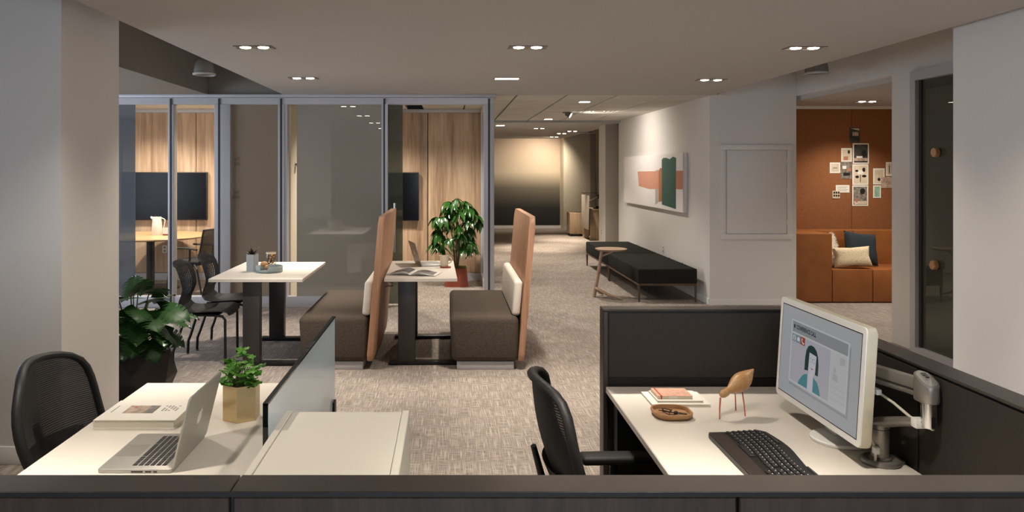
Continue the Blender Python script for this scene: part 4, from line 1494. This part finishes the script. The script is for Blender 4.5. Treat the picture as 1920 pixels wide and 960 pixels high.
for k in range(2):
    obj('head_mark', B().prism([(-.012, -.004), (.012, -.004), (.012, .001), (-.012, .001)], .303, .3036, lambda u, v, w, k=k: (J.x + u * .7 + .003, J.y + .024 + v + k * .009, w + .006 + k * .003)), 'ink', hd)
obj('upper_arm', B().box(-.016, .016, 0, .40, .262, .296, .006, 2).map(lambda c: (J.x + c.x - c.y * .22, J.y + .03 + c.y, c.z - c.y * .02)), 'arm_metal', ma)
obj('lower_tube', B().tube([(J.x, J.y + .03, .25), (J.x - .088, J.y + .42, .24)], .010, 10), 'arm_metal', ma)
obj('mount_plate', B().box(-.02, .02, -.05, .05, .19, .29, .004).map(lambda c: (-.03 + c.x, .215 + c.y, c.z)), 'arm_metal', ma)
cb = [(-.04, .17, .235), (-.015, .10, .225), (.0, .03, .215), (.012, -.05, .20), (.025, -.11, .178), (.036, -.15, .168), (.05, -.185, .163)]
cbl = obj('cable', B().tube(cb, .0042, 8), 'cable_white', ma)
obj('cable_clip', B().box(.012, .042, -.165, -.135, .158, .186, .004), 'bezel_white', cbl)
obj('cable_clip', B().box(-.012, .006, .0, .045, .207, .225, .004), 'bezel_white', cbl)
cb2 = [(-.03, -.028, .012), (-.028, -.022, .05), (-.022, .01, .08), (-.03, .06, .09), (-.03, .1, .12)]
cbl = obj('cable', B().tube(cb2, .0038, 8), 'cable_white', ma)
obj('cable_clip', B().box(-.035, -.018, -.034, -.014, .036, .058, .004), 'bezel_white', cbl)

kb = thing('keyboard', 'black full size keyboard with a palm rest on the right desk', 'keyboard', (.972, 2.40, DZ))


def kx(u, v):           # u 0..1 towards the screen, v -.5..+.5 along y
    wob = .012 * math.sin(v * 2 * PI * 1.05 + .6)
    lo = -.098
    hi = .092 + wob + .012 * abs(v)
    return lo + (hi - lo) * u


def kb_fn(z):
    return lambda u, v, w: (kx(u, v), v * .46, w)


ol = [(0.0, -.485), (.06, -.5), (.94, -.5), (1.0, -.47)] + [(1.0, -.47 + k * .047) for k in range(1, 20)] + [(1.0, .46), (.93, .5), (.06, .5), (0, .485)] + [(0, .485 - k * .0485) for k in range(1, 20)]
obj('body', B().prism(ol, .002, .016, lambda u, v, w: (kx(u, v), v * .46, w + (.010 * u if w > .01 else 0)), .002, 1), 'keyboard_black', kb)
obj('palm_rest', B().prism([(.01, -.49), (.27, -.49), (.25, -.3), (.255, 0), (.25, .3), (.27, .49), (.01, .49)], .016, .0195, lambda u, v, w: (kx(u, v), v * .46, w + .004 * u), .0015, 1), 'keyboard_rest', kb)
km = B().box(-.0075, .0075, -.0078, .0078, 0, .006, .0018, 1).mesh('key', 0)
km.materials.append(MATS['key_black'])
lg = B().box(-.0012, .0012, -.003, .001, .006, .0063).mesh('key_legend', 0)
lg.materials.append(MATS['bezel_white'])
for r in range(6):
    for c in range(21):
        if c in (15, 16) and r in (0, 2) and c == 15:
            continue
        if r == 0 and 10 <= c <= 14:
            continue
        vv = .218 - c * .0213
        o = bpy.data.objects.new('key', km)
        COL.objects.link(o); o.parent = kb
        xx = -.032 + r * .0185 + .006 * math.sin(vv * 14)
        o.location = (xx, vv, .0175 + r * .0012)
        o2 = bpy.data.objects.new('key_legend', lg)
        COL.objects.link(o2); o2.parent = o
        o2.location = (.003, .003, 0)
obj('space_bar', B().box(-.0445, -.0265, .0, .1, .0175, .0235, .002, 1), 'key_black', kb)
for v0, v1 in ((.10, .2), (-.2, -.1)):
    obj('media_bar', B().box(.083, .09, v0, v1, .025, .029, .0015, 1), 'charcoal_metal', kb)

bd = thing('wooden_bird', 'carved wooden shorebird figure pecking on coral metal legs', 'figurine', (1.055, 2.87, DZ))
HP = Vector((-.072, -.045, .083)); TP = Vector((.085, .045, .158))
body = []
for s_, r_ in ((0, .001), (.03, .010), (.08, .0145), (.14, .015), (.2, .0125), (.26, .0135), (.36, .0235), (.47, .031), (.58, .033), (.68, .0295), (.78, .022), (.88, .013), (.95, .007), (1, .002)):
    bend = .012 * math.sin(PI * s_)
    body.append((HP.lerp(TP, s_) + Vector((.006 * math.sin(PI * s_), 0, bend * (1 if s_ > .3 else .3) * -.3)), r_))
obj('body', B().tube([p for p, r_ in body], [r_ for p, r_ in body], 20), 'wood_bird', bd)
obj('beak', B().tube([(-.070, -.044, .078), (-.074, -.048, .04), (-.0755, -.05, .001)], [.0034, .003, .0022], 8), 'coral_metal', bd)
obj('leg', B().tube([(.025, .0, .09), (.03, -.008, .04), (.032, -.012, 0)], .0025, 8), 'coral_metal', bd)
obj('leg', B().tube([(.006, .02, .09), (.018, .045, .03), (.022, .055, 0)], .0025, 8), 'coral_metal', bd)

tr = thing('wooden_tray', 'small rounded oak tray holding spectacles on the right desk', 'tray', (.817, 2.86, DZ))
ob = rrect(.142, .142, .05, 7)
tb_ = bmesh.new()
rings = []
for sc, zz in ((.80, 0), (.98, .012), (1, .021), (.985, .023), (.90, .023), (.88, .02), (.86, .009), (.5, .008)):
    rings.append([tb_.verts.new((x_ * sc, y_ * sc, zz)) for x_, y_ in ob])
tb_.faces.new(rings[0][::-1])
for a, c in zip(rings, rings[1:]):
    for k in range(len(ob)):
        k2 = (k + 1) % len(ob)
        tb_.faces.new((a[k], a[k2], c[k2], c[k]))
tb_.faces.new(rings[-1])
obj('dish', B()._add(tb_), 'wood_tray', tr)
sg = thing('spectacles', 'folded black wire spectacles lying in the oak tray', 'spectacles', (.815, 2.865, DZ + .0095), .3)
for yy in (-.018, .02):
    ring = [(.0 + .016 * math.cos(2 * PI * k / 14), yy + .016 * math.sin(2 * PI * k / 14), .003 + .004 * (k % 7 > 3)) for k in range(15)]
    obj('rim', B().tube(ring, .0016, 6), 'black_metal', sg)
obj('temple', B().tube([(-.016, .03, .012), (-.034, .0, .009), (-.022, -.03, .003)], .0016, 6), 'black_metal', sg)
obj('temple', B().tube([(-.016, -.028, .012), (-.026, .0, .011), (-.03, .03, .004)], .0016, 6), 'black_metal', sg)
pc = thing('paper_clip', 'black clip lying in the oak tray beside the spectacles', 'clip', (.848, 2.85, DZ + .0095), -.5)
obj('wire', B().tube([(-.02, .006, .003), (.02, .006, .003), (.024, 0, .003), (.02, -.006, .003), (-.02, -.006, .003), (-.023, 0, .003), (-.02, .006, .003)], .0015, 6), 'black_metal', pc)
obj('jaw', B().box(-.024, -.012, -.009, .009, .001, .007, .001), 'black_metal', pc)

bkA = thing('white_book', 'large thin white book lowest in the right desk stack', 'book', (.885, 3.05, DZ))
obj('cover', B().box(-.112, .112, -.085, .085, 0, .002).box(-.112, .112, -.085, .085, .009, .011), 'paper', bkA)
obj('pages', B().box(-.11, .11, -.083, .083, .002, .009), 'paper_page', bkA)
bkB = thing('white_book', 'thinner white book in the middle of the right desk stack', 'book', (.888, 3.055, DZ + .011))
obj('cover', B().box(-.088, .088, -.07, .07, 0, .0015).box(-.088, .088, -.07, .07, .0065, .008), 'paper', bkB)
obj('pages', B().box(-.086, .086, -.068, .068, .0015, .0065), 'paper_page', bkB)
nb = thing('notebook', 'small pink notebook with a red elastic band on top of the stack', 'notebook', (.873, 3.06, DZ + .019))
obj('cover', B().box(-.068, .068, -.055, .055, .0105, .012, .0005, 1).box(-.068, .068, -.055, .055, 0, .0015), 'notebook_pink', nb)
obj('pages', B().box(-.067, .067, -.054, .054, .0015, .0105), 'notebook_edge', nb)
obj('page_label', B().box(-.025, .008, -.0556, -.0545, .002, .0105), 'paper', nb)
obj('elastic_band', B().box(-.056, -.051, -.0565, .0565, .0118, .0128).box(-.056, -.051, -.0565, -.0555, 0, .0128), 'red_band', nb)

# ------------------------------------------------------------------ things on the chair table
sp_ = thing('succulent', 'small succulent in a pale grey hexagonal pot on the chair table', 'plant', (-1.765, 6.99, TZ))
obj('pot', hex_pot(B(), .058, .152, .006, PI / 6 + .35), 'ceramic_grey', sp_, smooth=0)
obj('soil', B().prism(hex_prism(.051, 0, PI / 6 + .35), .12, .14), 'soil', sp_)
sl = leaf_blade('succulent_leaf', .3, 'leaf_succulent', .15)
sl2 = leaf_blade('succulent_leaf_green', .24, 'leaf_succulent_green', .25)
for k in range(13):
    a = k * 2.4
    place('leaf', sl if k % 3 else sl2, sp_, Vector((.008 * math.cos(a), .008 * math.sin(a), .138)), (math.cos(a), math.sin(a), 2.2 - k * .16), .10 - k * .002)
tt = thing('ceramic_tray', 'round grey blue tray with a notched rim on the chair table', 'tray', (-1.60, 6.93, TZ))


def tray_wall(u, v):
    a = PI * .0 + u * 2 * PI
    am = (a + PI / 2 + .25) % (2 * PI)
    notch = 1 if am < .36 or am > 2 * PI - .36 else 0
    h = .055 * (1 - .55 * notch)
    return (.118 * math.cos(a), .118 * math.sin(a), .003 + v * (h - .003))


mod_solid(obj('wall', B().grid(tray_wall, 72, 2), 'ceramic_tray', tt), .006, -1)
obj('floor_disc', B().lathe([(0, 0), (.112, 0), (.117, .004), (0, .006)], (0, 0, 0), 40), 'ceramic_tray', tt)
jr = thing('glass_jar', 'glass jar filled with dried seed pods behind the round tray', 'jar', (-1.63, 7.13, TZ))
obj('jar_glass', B().lathe([(0, 0), (.042, 0), (.046, .006), (.046, .12), (.042, .135), (.042, .15), (.04, .15), (.04, .135), (.043, .12), (.043, .008), (0, .006)], (0, 0, 0), 24), 'glass_jar', jr)
obj('rim', B().lathe([(.0425, .14), (.0445, .142), (.0445, .152), (.0405, .152)], (0, 0, 0), 24), 'ceramic_cream', jr)
rnd = random.Random(8)
for k in range(34):
    a = rnd.uniform(0, 2 * PI); q = math.sqrt(rnd.random()) * .031
    z_ = .016 + .112 * (k / 33.0)
    b_ = B().ball((0, 0, 0), .0125, 1.0, .55, .5, 8, 6)
    o = obj('seed_pod', b_, ('terracotta', 'wood_walnut', 'wood_bird')[k % 3], jr)
    o.location = (q * math.cos(a), q * math.sin(a), z_)
    o.rotation_euler = (rnd.uniform(0, 3), rnd.uniform(0, 3), rnd.uniform(0, 3))
wb = thing('wooden_bird', 'small round brown wooden bird standing in the grey tray', 'figurine', (-1.64, 6.93, TZ + .006))
obj('body', B().ball((-.006, 0, .062), .03, 1.15, .9, .85), 'wood_bird', wb)
obj('head', B().ball((.022, -.02, .04), .018), 'wood_bird', wb)
for x_, y_ in ((-.015, .0), (.01, .005), (.025, -.025)):
    obj('leg', B().cyl((x_, y_, 0), (x_ * .8, y_ * .8, .045), .0022, seg=8), 'coral_metal', wb)

# ------------------------------------------------------------------ things on the booth table
laptop('open grey laptop on the booth table, seen from behind', (-.185, 7.46, TZ), PI + math.radians(14), math.radians(17), keys=False)
mg = thing('mug', 'cream coffee mug on a terracotta coaster on the booth table', 'mug', (-.045, 7.23, TZ))
obj('cup', B().lathe([(0, .012), (.033, .012), (.036, .018), (.044, .108), (.0465, .112), (.042, .112), (.034, .022), (0, .02)], (0, 0, 0), 28), 'ceramic_cream', mg)
obj('handle', B().tube([(.04, .0, .098), (.062, .0, .092), (.07, .0, .07), (.06, 0, .048), (.036, .0, .04)], .005, 8, 1.2), 'ceramic_cream', mg)
obj('coaster', B().lathe([(0, 0), (.05, 0), (.051, .004), (.05, .011), (0, .011)], (.012, -.004, 0), 24), 'terracotta', mg)
mgz = thing('magazine', 'open black and white magazine on the booth table', 'magazine', (-.305, 6.80, TZ), math.radians(-12))


def page(side, lift, w=.22):
    def f(u, v):
        x = side * u * w
        z = .003 + lift * math.sin(PI * min(1, u * 1.0)) ** .8 * (1 - u) * 2.2 + .002
        return (x, (v - .5) * .28, z)
    return f


for side, lift in ((-1, .022), (1, .017)):
    for k in range(3):
        mod_solid(obj('page', B().grid(page(side, lift * (1 - k * .25), .222 - k * .001), 10, 2), 'paper', mgz), .0012)
    ph = obj('page_print', B().grid(lambda u, v, side=side, lift=lift: Vector(page(side, lift)(.08 + u * .8, .08 + v * (.86 if side < 0 else .7))) + Vector((0, 0, .0016)), 10, 2), 'photo_dark' if side < 0 else 'photo_grey', mgz)
    obj('print_patch', B().grid(lambda u, v, side=side, lift=lift: Vector(page(side, lift)(.3 + u * .35, .35 + v * .3)) + Vector((0, 0, .0022)), 5, 2), 'photo_grey' if side < 0 else 'photo_dark', ph)

# ------------------------------------------------------------------ left meeting room
tv = thing('wall_television', 'large black wall television in the left meeting room', 'television', ((-3.607 - 4.88) / 2, 11.62, 0))
obj('body', B().box(-.637, .637, -.03, .03, .897, 1.612, .004), 'black_plastic', tv)
obj('screen', B().box(-.627, .627, -.032, -.03, .91, 1.602), 'screen_black', tv)
tv2 = thing('wall_television', 'black wall television behind the sliding door of the open room', 'television', (-1.085, 11.58, 0))
obj('body', B().box(-.637, .637, -.03, .03, .89, 1.61, .004), 'black_plastic', tv2)
obj('screen', B().box(-.627, .627, -.032, -.03, .903, 1.60), 'screen_black', tv2)
obj('bracket', B().box(-.3, .3, .03, .07, 1.0, 1.5), 'black_metal', tv2)
rtb = thing('round_table', 'round oak meeting table on a black column in the left room', 'table', (-4.14, 10.8, 0))
obj('top', B().lathe([(0, .712), (.74, .712), (.775, .722), (.78, .735), (.775, .74), (0, .74)], (0, 0, 0), 48), 'wood_table', rtb)
obj('column', B().cyl((0, 0, .02), (0, 0, .712), .055), 'black_metal', rtb)
obj('base_plate', B().lathe([(0, 0), (.38, 0), (.385, .01), (.36, .02), (.06, .035), (0, .035)], (0, 0, 0), 40), 'black_metal', rtb)
obj('cable_box', B().box(-.5, -.3, -.55, -.45, .66, .712, .004), 'black_plastic', rtb)
pj = thing('pitcher', 'white pitcher with a thin handle on the round oak table', 'pitcher', (px(294.5, 10.85), 10.85, .74))
obj('body', B().lathe([(0, 0), (.07, 0), (.074, .01), (.068, .14), (.058, .235), (.056, .252), (.051, .252), (.054, .23), (.064, .14), (.068, .012), (0, .008)], (0, 0, 0), 28), 'ceramic_white', pj)
obj('spout', B().tube([(-.04, 0, .225), (-.07, 0, .236), (-.088, 0, .252)], [.03, .018, .01], 10), 'ceramic_white', pj)
obj('handle', B().tube([(.05, 0, .24), (.10, 0, .222), (.112, 0, .20), (.10, 0, .14), (.082, 0, .04), (.066, 0, .04)], .007, 8), 'ceramic_white', pj)
cpx = thing('cup', 'small white cup with a brown foot beside the pitcher', 'cup', (px(311, 10.78), 10.78, .74))
obj('body', B().lathe([(0, .02), (.04, .02), (.042, .10), (.039, .10), (.037, .026), (0, .026)], (0, 0, 0), 24), 'ceramic_white', cpx)
obj('foot', B().lathe([(0, 0), (.038, 0), (.041, .02), (0, .02)], (0, 0, 0), 24), 'terracotta', cpx)
gc = thing('guest_chair', 'black mesh back armchair at the round oak table', 'chair', (-3.33, 10.2, 0), math.radians(165))


def gback(u, v):
    y = (v - .5) * 2
    return Vector((-.2 - .10 * u + .03 * y * y, y * (.17 + .05 * u), .50 + .375 * u))


obj('back_mesh', B().grid(gback, 8, 8), 'mesh_weave', gc)
lp = [gback(0, v / 6) for v in range(7)] + [gback(u / 6, 1) for u in range(1, 7)] + [gback(1, 1 - v / 6) for v in range(1, 7)] + [gback(1 - u / 6, 0) for u in range(1, 7)]
obj('back_frame', B().tube(lp, .014, 8), 'black_plastic', gc)
obj('seat', B().box(-.2, .25, -.23, .23, .42, .475, .025, 3), 'mesh_seat', gc)
for s in (-1, 1):
    y = s * .265
    a = obj('armrest', B().tube([(-.2, y, .63), (-.05, y, .645), (.19, y, .645)], .02, 8, .6), 'black_plastic', gc)
    obj('arm_post', B().tube([(-.10, y, .64), (-.1, y, .5), (-.04, y * .9, .44)], .014, 8), 'black_plastic', a)
    for x0, x1 in ((.2, .24), (-.2, -.27)):
        lg_ = obj('leg', B().tube([(x0 * .7, y * .85, .43), (x0, y, .38), (x1, y, .06)], .013, 8), 'black_metal', gc)
        obj('caster', B().cyl((x1, y - .012, .032), (x1, y + .012, .032), .032, seg=14), 'black_plastic', lg_)

# ------------------------------------------------------------------ rust lounge
sofa = thing('leather_sofa', 'rust brown leather block sofa built along the lounge wall', 'sofa', (5.6, 9.99, 0))
obj('arm_block', B().box(-1.36, -.86, -.36, .42, 0.01, .858, .012, 2), 'leather_rust', sofa)
for x0, x1 in ((-.857, -.36), (-.356, .6), (.604, 1.6)):
    obj('seat_block', B().box(x0, x1, -.36, .19, .01, .415, .012, 2), 'leather_rust', sofa)
for x0, x1 in ((-.857, -.318), (-.314, .6), (.604, 1.6)):
    obj('back_block', B().box(x0, x1, .19, .42, .01, .858, .012, 2), 'leather_rust', sofa)


def pillow(name, label, w, h, d, m, loc, rot, group=None):
    def f(s):
        def g(u, v):
            x, z = (u - .5) * 2, (v - .5) * 2
            k = max(0, (1 - x ** 4) * (1 - z ** 4)) ** .5
            pin = 1 - .10 * (1 - abs(x)) * abs(z) ** 2 - .0
            pin2 = 1 - .10 * (1 - abs(z)) * abs(x) ** 2
            return (x * w / 2 * pin2, s * d / 2 * k, z * h / 2 * pin)
        return g
    bb = B().grid(f(-1), 18, 18).grid(f(1), 18, 18)
    bmesh.ops.remove_doubles(bb.bm, verts=list(bb.bm.verts), dist=1e-4)
    bmesh.ops.recalc_face_normals(bb.bm, faces=list(bb.bm.faces))
    o = obj(name, bb, m, None, loc)
    o.rotation_euler = rot
    return tag(o, label, 'cushion', group)


pillow('cushion', 'dark navy square cushion leaning on the sofa back', .44, .42, .15, 'navy_fabric', (px(1612, 10.0) + .02, 10.01, .638), (math.radians(-18), math.radians(7), math.radians(6)))
pillow('cushion', 'cream shearling cushion lying in front of the navy one', .46, .25, .14, 'wool_cream', (px(1596, 9.76), 9.745, .56), (math.radians(-16), math.radians(-3), math.radians(-4)))
fw = pillow('cushion', 'long haired white fur cushion against the sofa arm', .34, .40, .12, 'fur_white', (px(1569, 9.86) + .0, 10.02, .625), (math.radians(-10), 0, math.radians(58)))
rnd = random.Random(21)
fb_ = B()
hb = bmesh.new()
for k in range(900):
    x_, z_ = rnd.uniform(-1, 1), rnd.uniform(-1, 1)
    kk = max(0, (1 - x_ ** 4) * (1 - z_ ** 4)) ** .5
    p = Vector((x_ * .17, -.06 * kk, z_ * .2))
    d_ = Vector((x_ * .6 + rnd.uniform(-.4, .4), -.5, z_ * .6 + rnd.uniform(-.5, .3))).normalized() * rnd.uniform(.025, .05)
    s_ = d_.cross(Vector((rnd.uniform(-1, 1), rnd.uniform(-1, 1), rnd.uniform(-1, 1)))).normalized() * .0022
    hb.faces.new((hb.verts.new(p - s_), hb.verts.new(p + s_), hb.verts.new(p + d_)))
fo = obj('fur_pile', fb_._add(hb), 'fur_white', fw, kind='stuff')

# pinned pictures (picture columns and rows measured on the wall plane)
YW = 10.42
pics = [
    ('photo_print', 'dark interior photo print pinned highest on the rust wall', 1592.5, 1612, 239, 267.5, None, 'photo_dark'),
    ('photo_print', 'white bordered photo of plants on a shelf, top of the middle column', 1598.7, 1629, 268.7, 307, 'paper', 'photo_dark'),
    ('photo_print', 'pale print with a pink chair left of the middle column', 1577, 1597, 277.7, 303.3, 'paper', 'photo_cream'),
    ('photo_print', 'small pale sketch card leftmost in the upper row', 1555.7, 1575.2, 304.7, 324.5, 'paper', 'photo_cream'),
    ('photo_print', 'busy dark collage print beside the flower print', 1576, 1597, 304, 335, None, 'photo_grey'),
    ('photo_print', 'white bordered flower print in the middle column', 1598, 1628, 308, 346.7, 'paper', 'photo_cream'),
    ('photo_print', 'white bordered interior photo lowest in the middle column', 1597.7, 1627.7, 347.7, 386, 'paper', 'photo_grey'),
    ('note_card', 'white note card with lines of writing', 1567, 1592.5, 347, 361, 'paper', 'lines'),
    ('photo_print', 'small dark swatch card lowest on the left', 1560.5, 1574.5, 357.7, 372, 'photo_cream', 'photo_black'),
    ('photo_print', 'tall pale print with a hanging ornament right of the flower', 1637, 1658.5, 315.7, 345.7, 'paper', 'photo_cream'),
    ('photo_print', 'pale print with brushes at the doorway edge', 1661, 1682, 304, 330, 'paper', 'photo_cream'),
    ('photo_print', 'grey dotted pattern swatch at the doorway edge', 1652, 1680, 331.7, 352.5, None, 'photo_warm'),
    ('photo_print', 'narrow mint green colour card', 1637, 1651.5, 347.5, 371, 'paper', 'photo_mint')]
for i, (nm, lb, x0, x1, y0, y1, border, inner) in enumerate(pics):
    X0, X1, Z0, Z1 = px(x0, YW), px(x1, YW), pz(y1, YW), pz(y0, YW)
    w, h = X1 - X0, Z1 - Z0
    dy = .004 if i in (8, 11) else .0015
    t = thing(nm, lb, 'picture', ((X0 + X1) / 2, YW - dy, (Z0 + Z1) / 2))
    obj('card', B().box(-w / 2, w / 2, -.002, 0.001, -h / 2, h / 2), border or inner, t, smooth=0)
    e = .016 if border else 0
    if inner == 'lines':
        bb = B()
        for k in range(4):
            bb.box(-w / 2 + .02, w / 2 - .02 - .02 * (k % 2), -.0026, -.002, h / 2 - .025 - k * .018, h / 2 - .02 - k * .018)
        obj('writing', bb, 'ink_soft', t, smooth=0)
    elif border:
        if i == 8:
            for r in range(2):
                for c in range(3):
                    obj('swatch', B().box(-w / 2 + .012 + c * .03, -w / 2 + .034 + c * .03, -.003, -.002, h / 2 - .038 - r * .04, h / 2 - .012 - r * .04), inner, t, smooth=0)
        else:
            obj('print', B().box(-w / 2 + e, w / 2 - e, -.0028, -.002, -h / 2 + e, h / 2 - e), inner, t, smooth=0)
    m_ = {1: [('shelf', 'photo_warm', rect(-.09, .09, -.1, -.06)), ('leaf_shape', 'photo_black', disc(.04, .0, .03, .045)), ('box_shape', 'paper', rect(-.06, .02, -.06, -.035))],
          2: [('chair_shape', 'photo_plum', rect(-.04, .02, -.07, -.02)), ('plant_shape', 'photo_black', disc(.03, .04, .015, .025))],
          3: [('scribble', 'ink_soft', rect(-.03, .03, -.01, .005))],
          5: [('stem', 'photo_black', rect(-.004, .004, -.1, 0)), ('petal', 'paper', disc(.0, .03, .045, .03)), ('leaf_shape', 'photo_black', disc(.05, -.02, .03, .018)), ('leaf_shape', 'photo_black', disc(-.045, -.03, .025, .018)), ('leaf_shape', 'photo_black', disc(.045, .065, .02, .03)), ('leaf_shape', 'photo_black', disc(-.05, .05, .022, .014))],
          6: [('plant_shape', 'photo_black', disc(.03, .06, .035, .04)), ('rug_shape', 'photo_cream', rect(-.08, .085, -.115, -.07)), ('chair_shape', 'photo_plum', disc(-.05, -.06, .02, .03))],
          9: [('cord', 'ink_soft', rect(-.002, .002, -.02, .08)), ('ornament', 'photo_black', disc(.0, -.04, .02, .022))],
          10: [('brush', 'photo_black', rect(-.035, -.025, -.06, .05)), ('brush', 'ink', rect(0, .01, -.06, .06))],
          0: [('window_shape', 'photo_warm', rect(-.03, .05, -.01, .04)), ('ceiling_shape', 'photo_cream', [(-.06, .09), (.06, .06), (.06, .09)])],
          4: [('bright_patch', 'paper', rect(-.05, 0, .02, .06)), ('dark_patch', 'photo_black', rect(-.04, .05, -.07, -.03)), ('bright_patch', 'photo_plum', rect(.01, .06, -.01, .03))],
          }.get(i, [])
    for j, (nm2, mm, pts) in enumerate(m_):
        obj(nm2, B().prism(pts, .003, .0036 + j * .0002, lambda u, v, w: (u, -w, v)), mm, t, smooth=0)

# ------------------------------------------------------------------ far workstation at the corridor end
fwk = thing('desk', 'pale wood desk at the far end of the corridor', 'desk', (3.55, 18.3, 0))
obj('end_panel', B().box(-.26, .02, -.13, -.10, 0, .70), 'wood_pale', fwk)
obj('top', B().box(-.30, 1.2, -.15, .65, .70, .73, .003), 'wood_pale', fwk)
obj('far_leg', B().box(-.30, -.18, .45, .63, 0, .70), 'wood_pale', fwk)
obj('modesty_panel', B().box(-.2, 1.1, .5, .53, .05, .70), 'wood_walnut', fwk)
fsc = thing('desk_screen', 'upright grey privacy panel hanging on the far desk', 'privacy screen', (0, 0, 0))
fsc.location = (3.22, 18.25, 0)
obj('sheet', B().box(-.012, .012, -.30, 0.62, .26, 1.05, .004), 'taupe_wall', fsc)
obj('bracket', B().box(.012, .03, -.1, .1, .60, .70), 'aluminium', fsc)
fpd = thing('mobile_pedestal', 'pale drawer pedestal on casters beside the far desk', 'pedestal', (3.13, 19.5, 0))
obj('body', B().box(-.14, .26, -.25, .25, .06, .58, .004), 'wood_pale', fpd)
for x_ in (-.1, .2):
    for y_ in (-.2, .2):
        obj('caster', B().cyl((x_ - .015, y_, .03), (x_ + .015, y_, .03), .03, seg=12).cyl((x_, y_, .03), (x_, y_, .07), .008, seg=8), 'black_plastic', fpd)
obj('drawer', B().box(-.145, -.14, -.24, .24, .32, .57), 'wood_side', fpd)
obj('drawer', B().box(-.145, -.14, -.24, .24, .07, .31), 'wood_side', fpd)
fgs = thing('glass_screen', 'clear glass screen at the back of the far desk', 'privacy screen', (3.9, 18.9, 0))
obj('sheet', B().box(-.7, .7, -.005, .005, .73, 1.08), 'glass_clear', fgs)
obj('edge_strip', B().box(-.7, .7, -.006, .006, 1.08, 1.088), 'glass_edge', fgs)
fma = thing('swivel_stand', 'slim silver monitor arm rising over the far desk', 'monitor arm', (3.3, 18.45, .73))
obj('pole', B().cyl((0, 0, 0), (0, 0, .16), .018), 'aluminium', fma)
obj('arm', B().tube([(0, 0, .15), (.22, -.1, .28)], [.022, .018], 10), 'aluminium', fma)
obj('head', B().box(.2, .24, -.14, -.06, .24, .34, .004), 'black_plastic', fma)
fmo = thing('desk_phone', 'small dark desk phone on the far desk', 'phone', (3.46, 18.32, .73))
obj('body', B().prism([(-.06, 0), (.06, 0), (.06, .06), (-.06, .02)], -.08, .08, lambda u, v, w: (u, w, v), .004), 'black_plastic', fmo)
obj('handset', B().box(-.03, .03, -.09, -.05, .045, .065, .008), 'black_plastic', fmo)
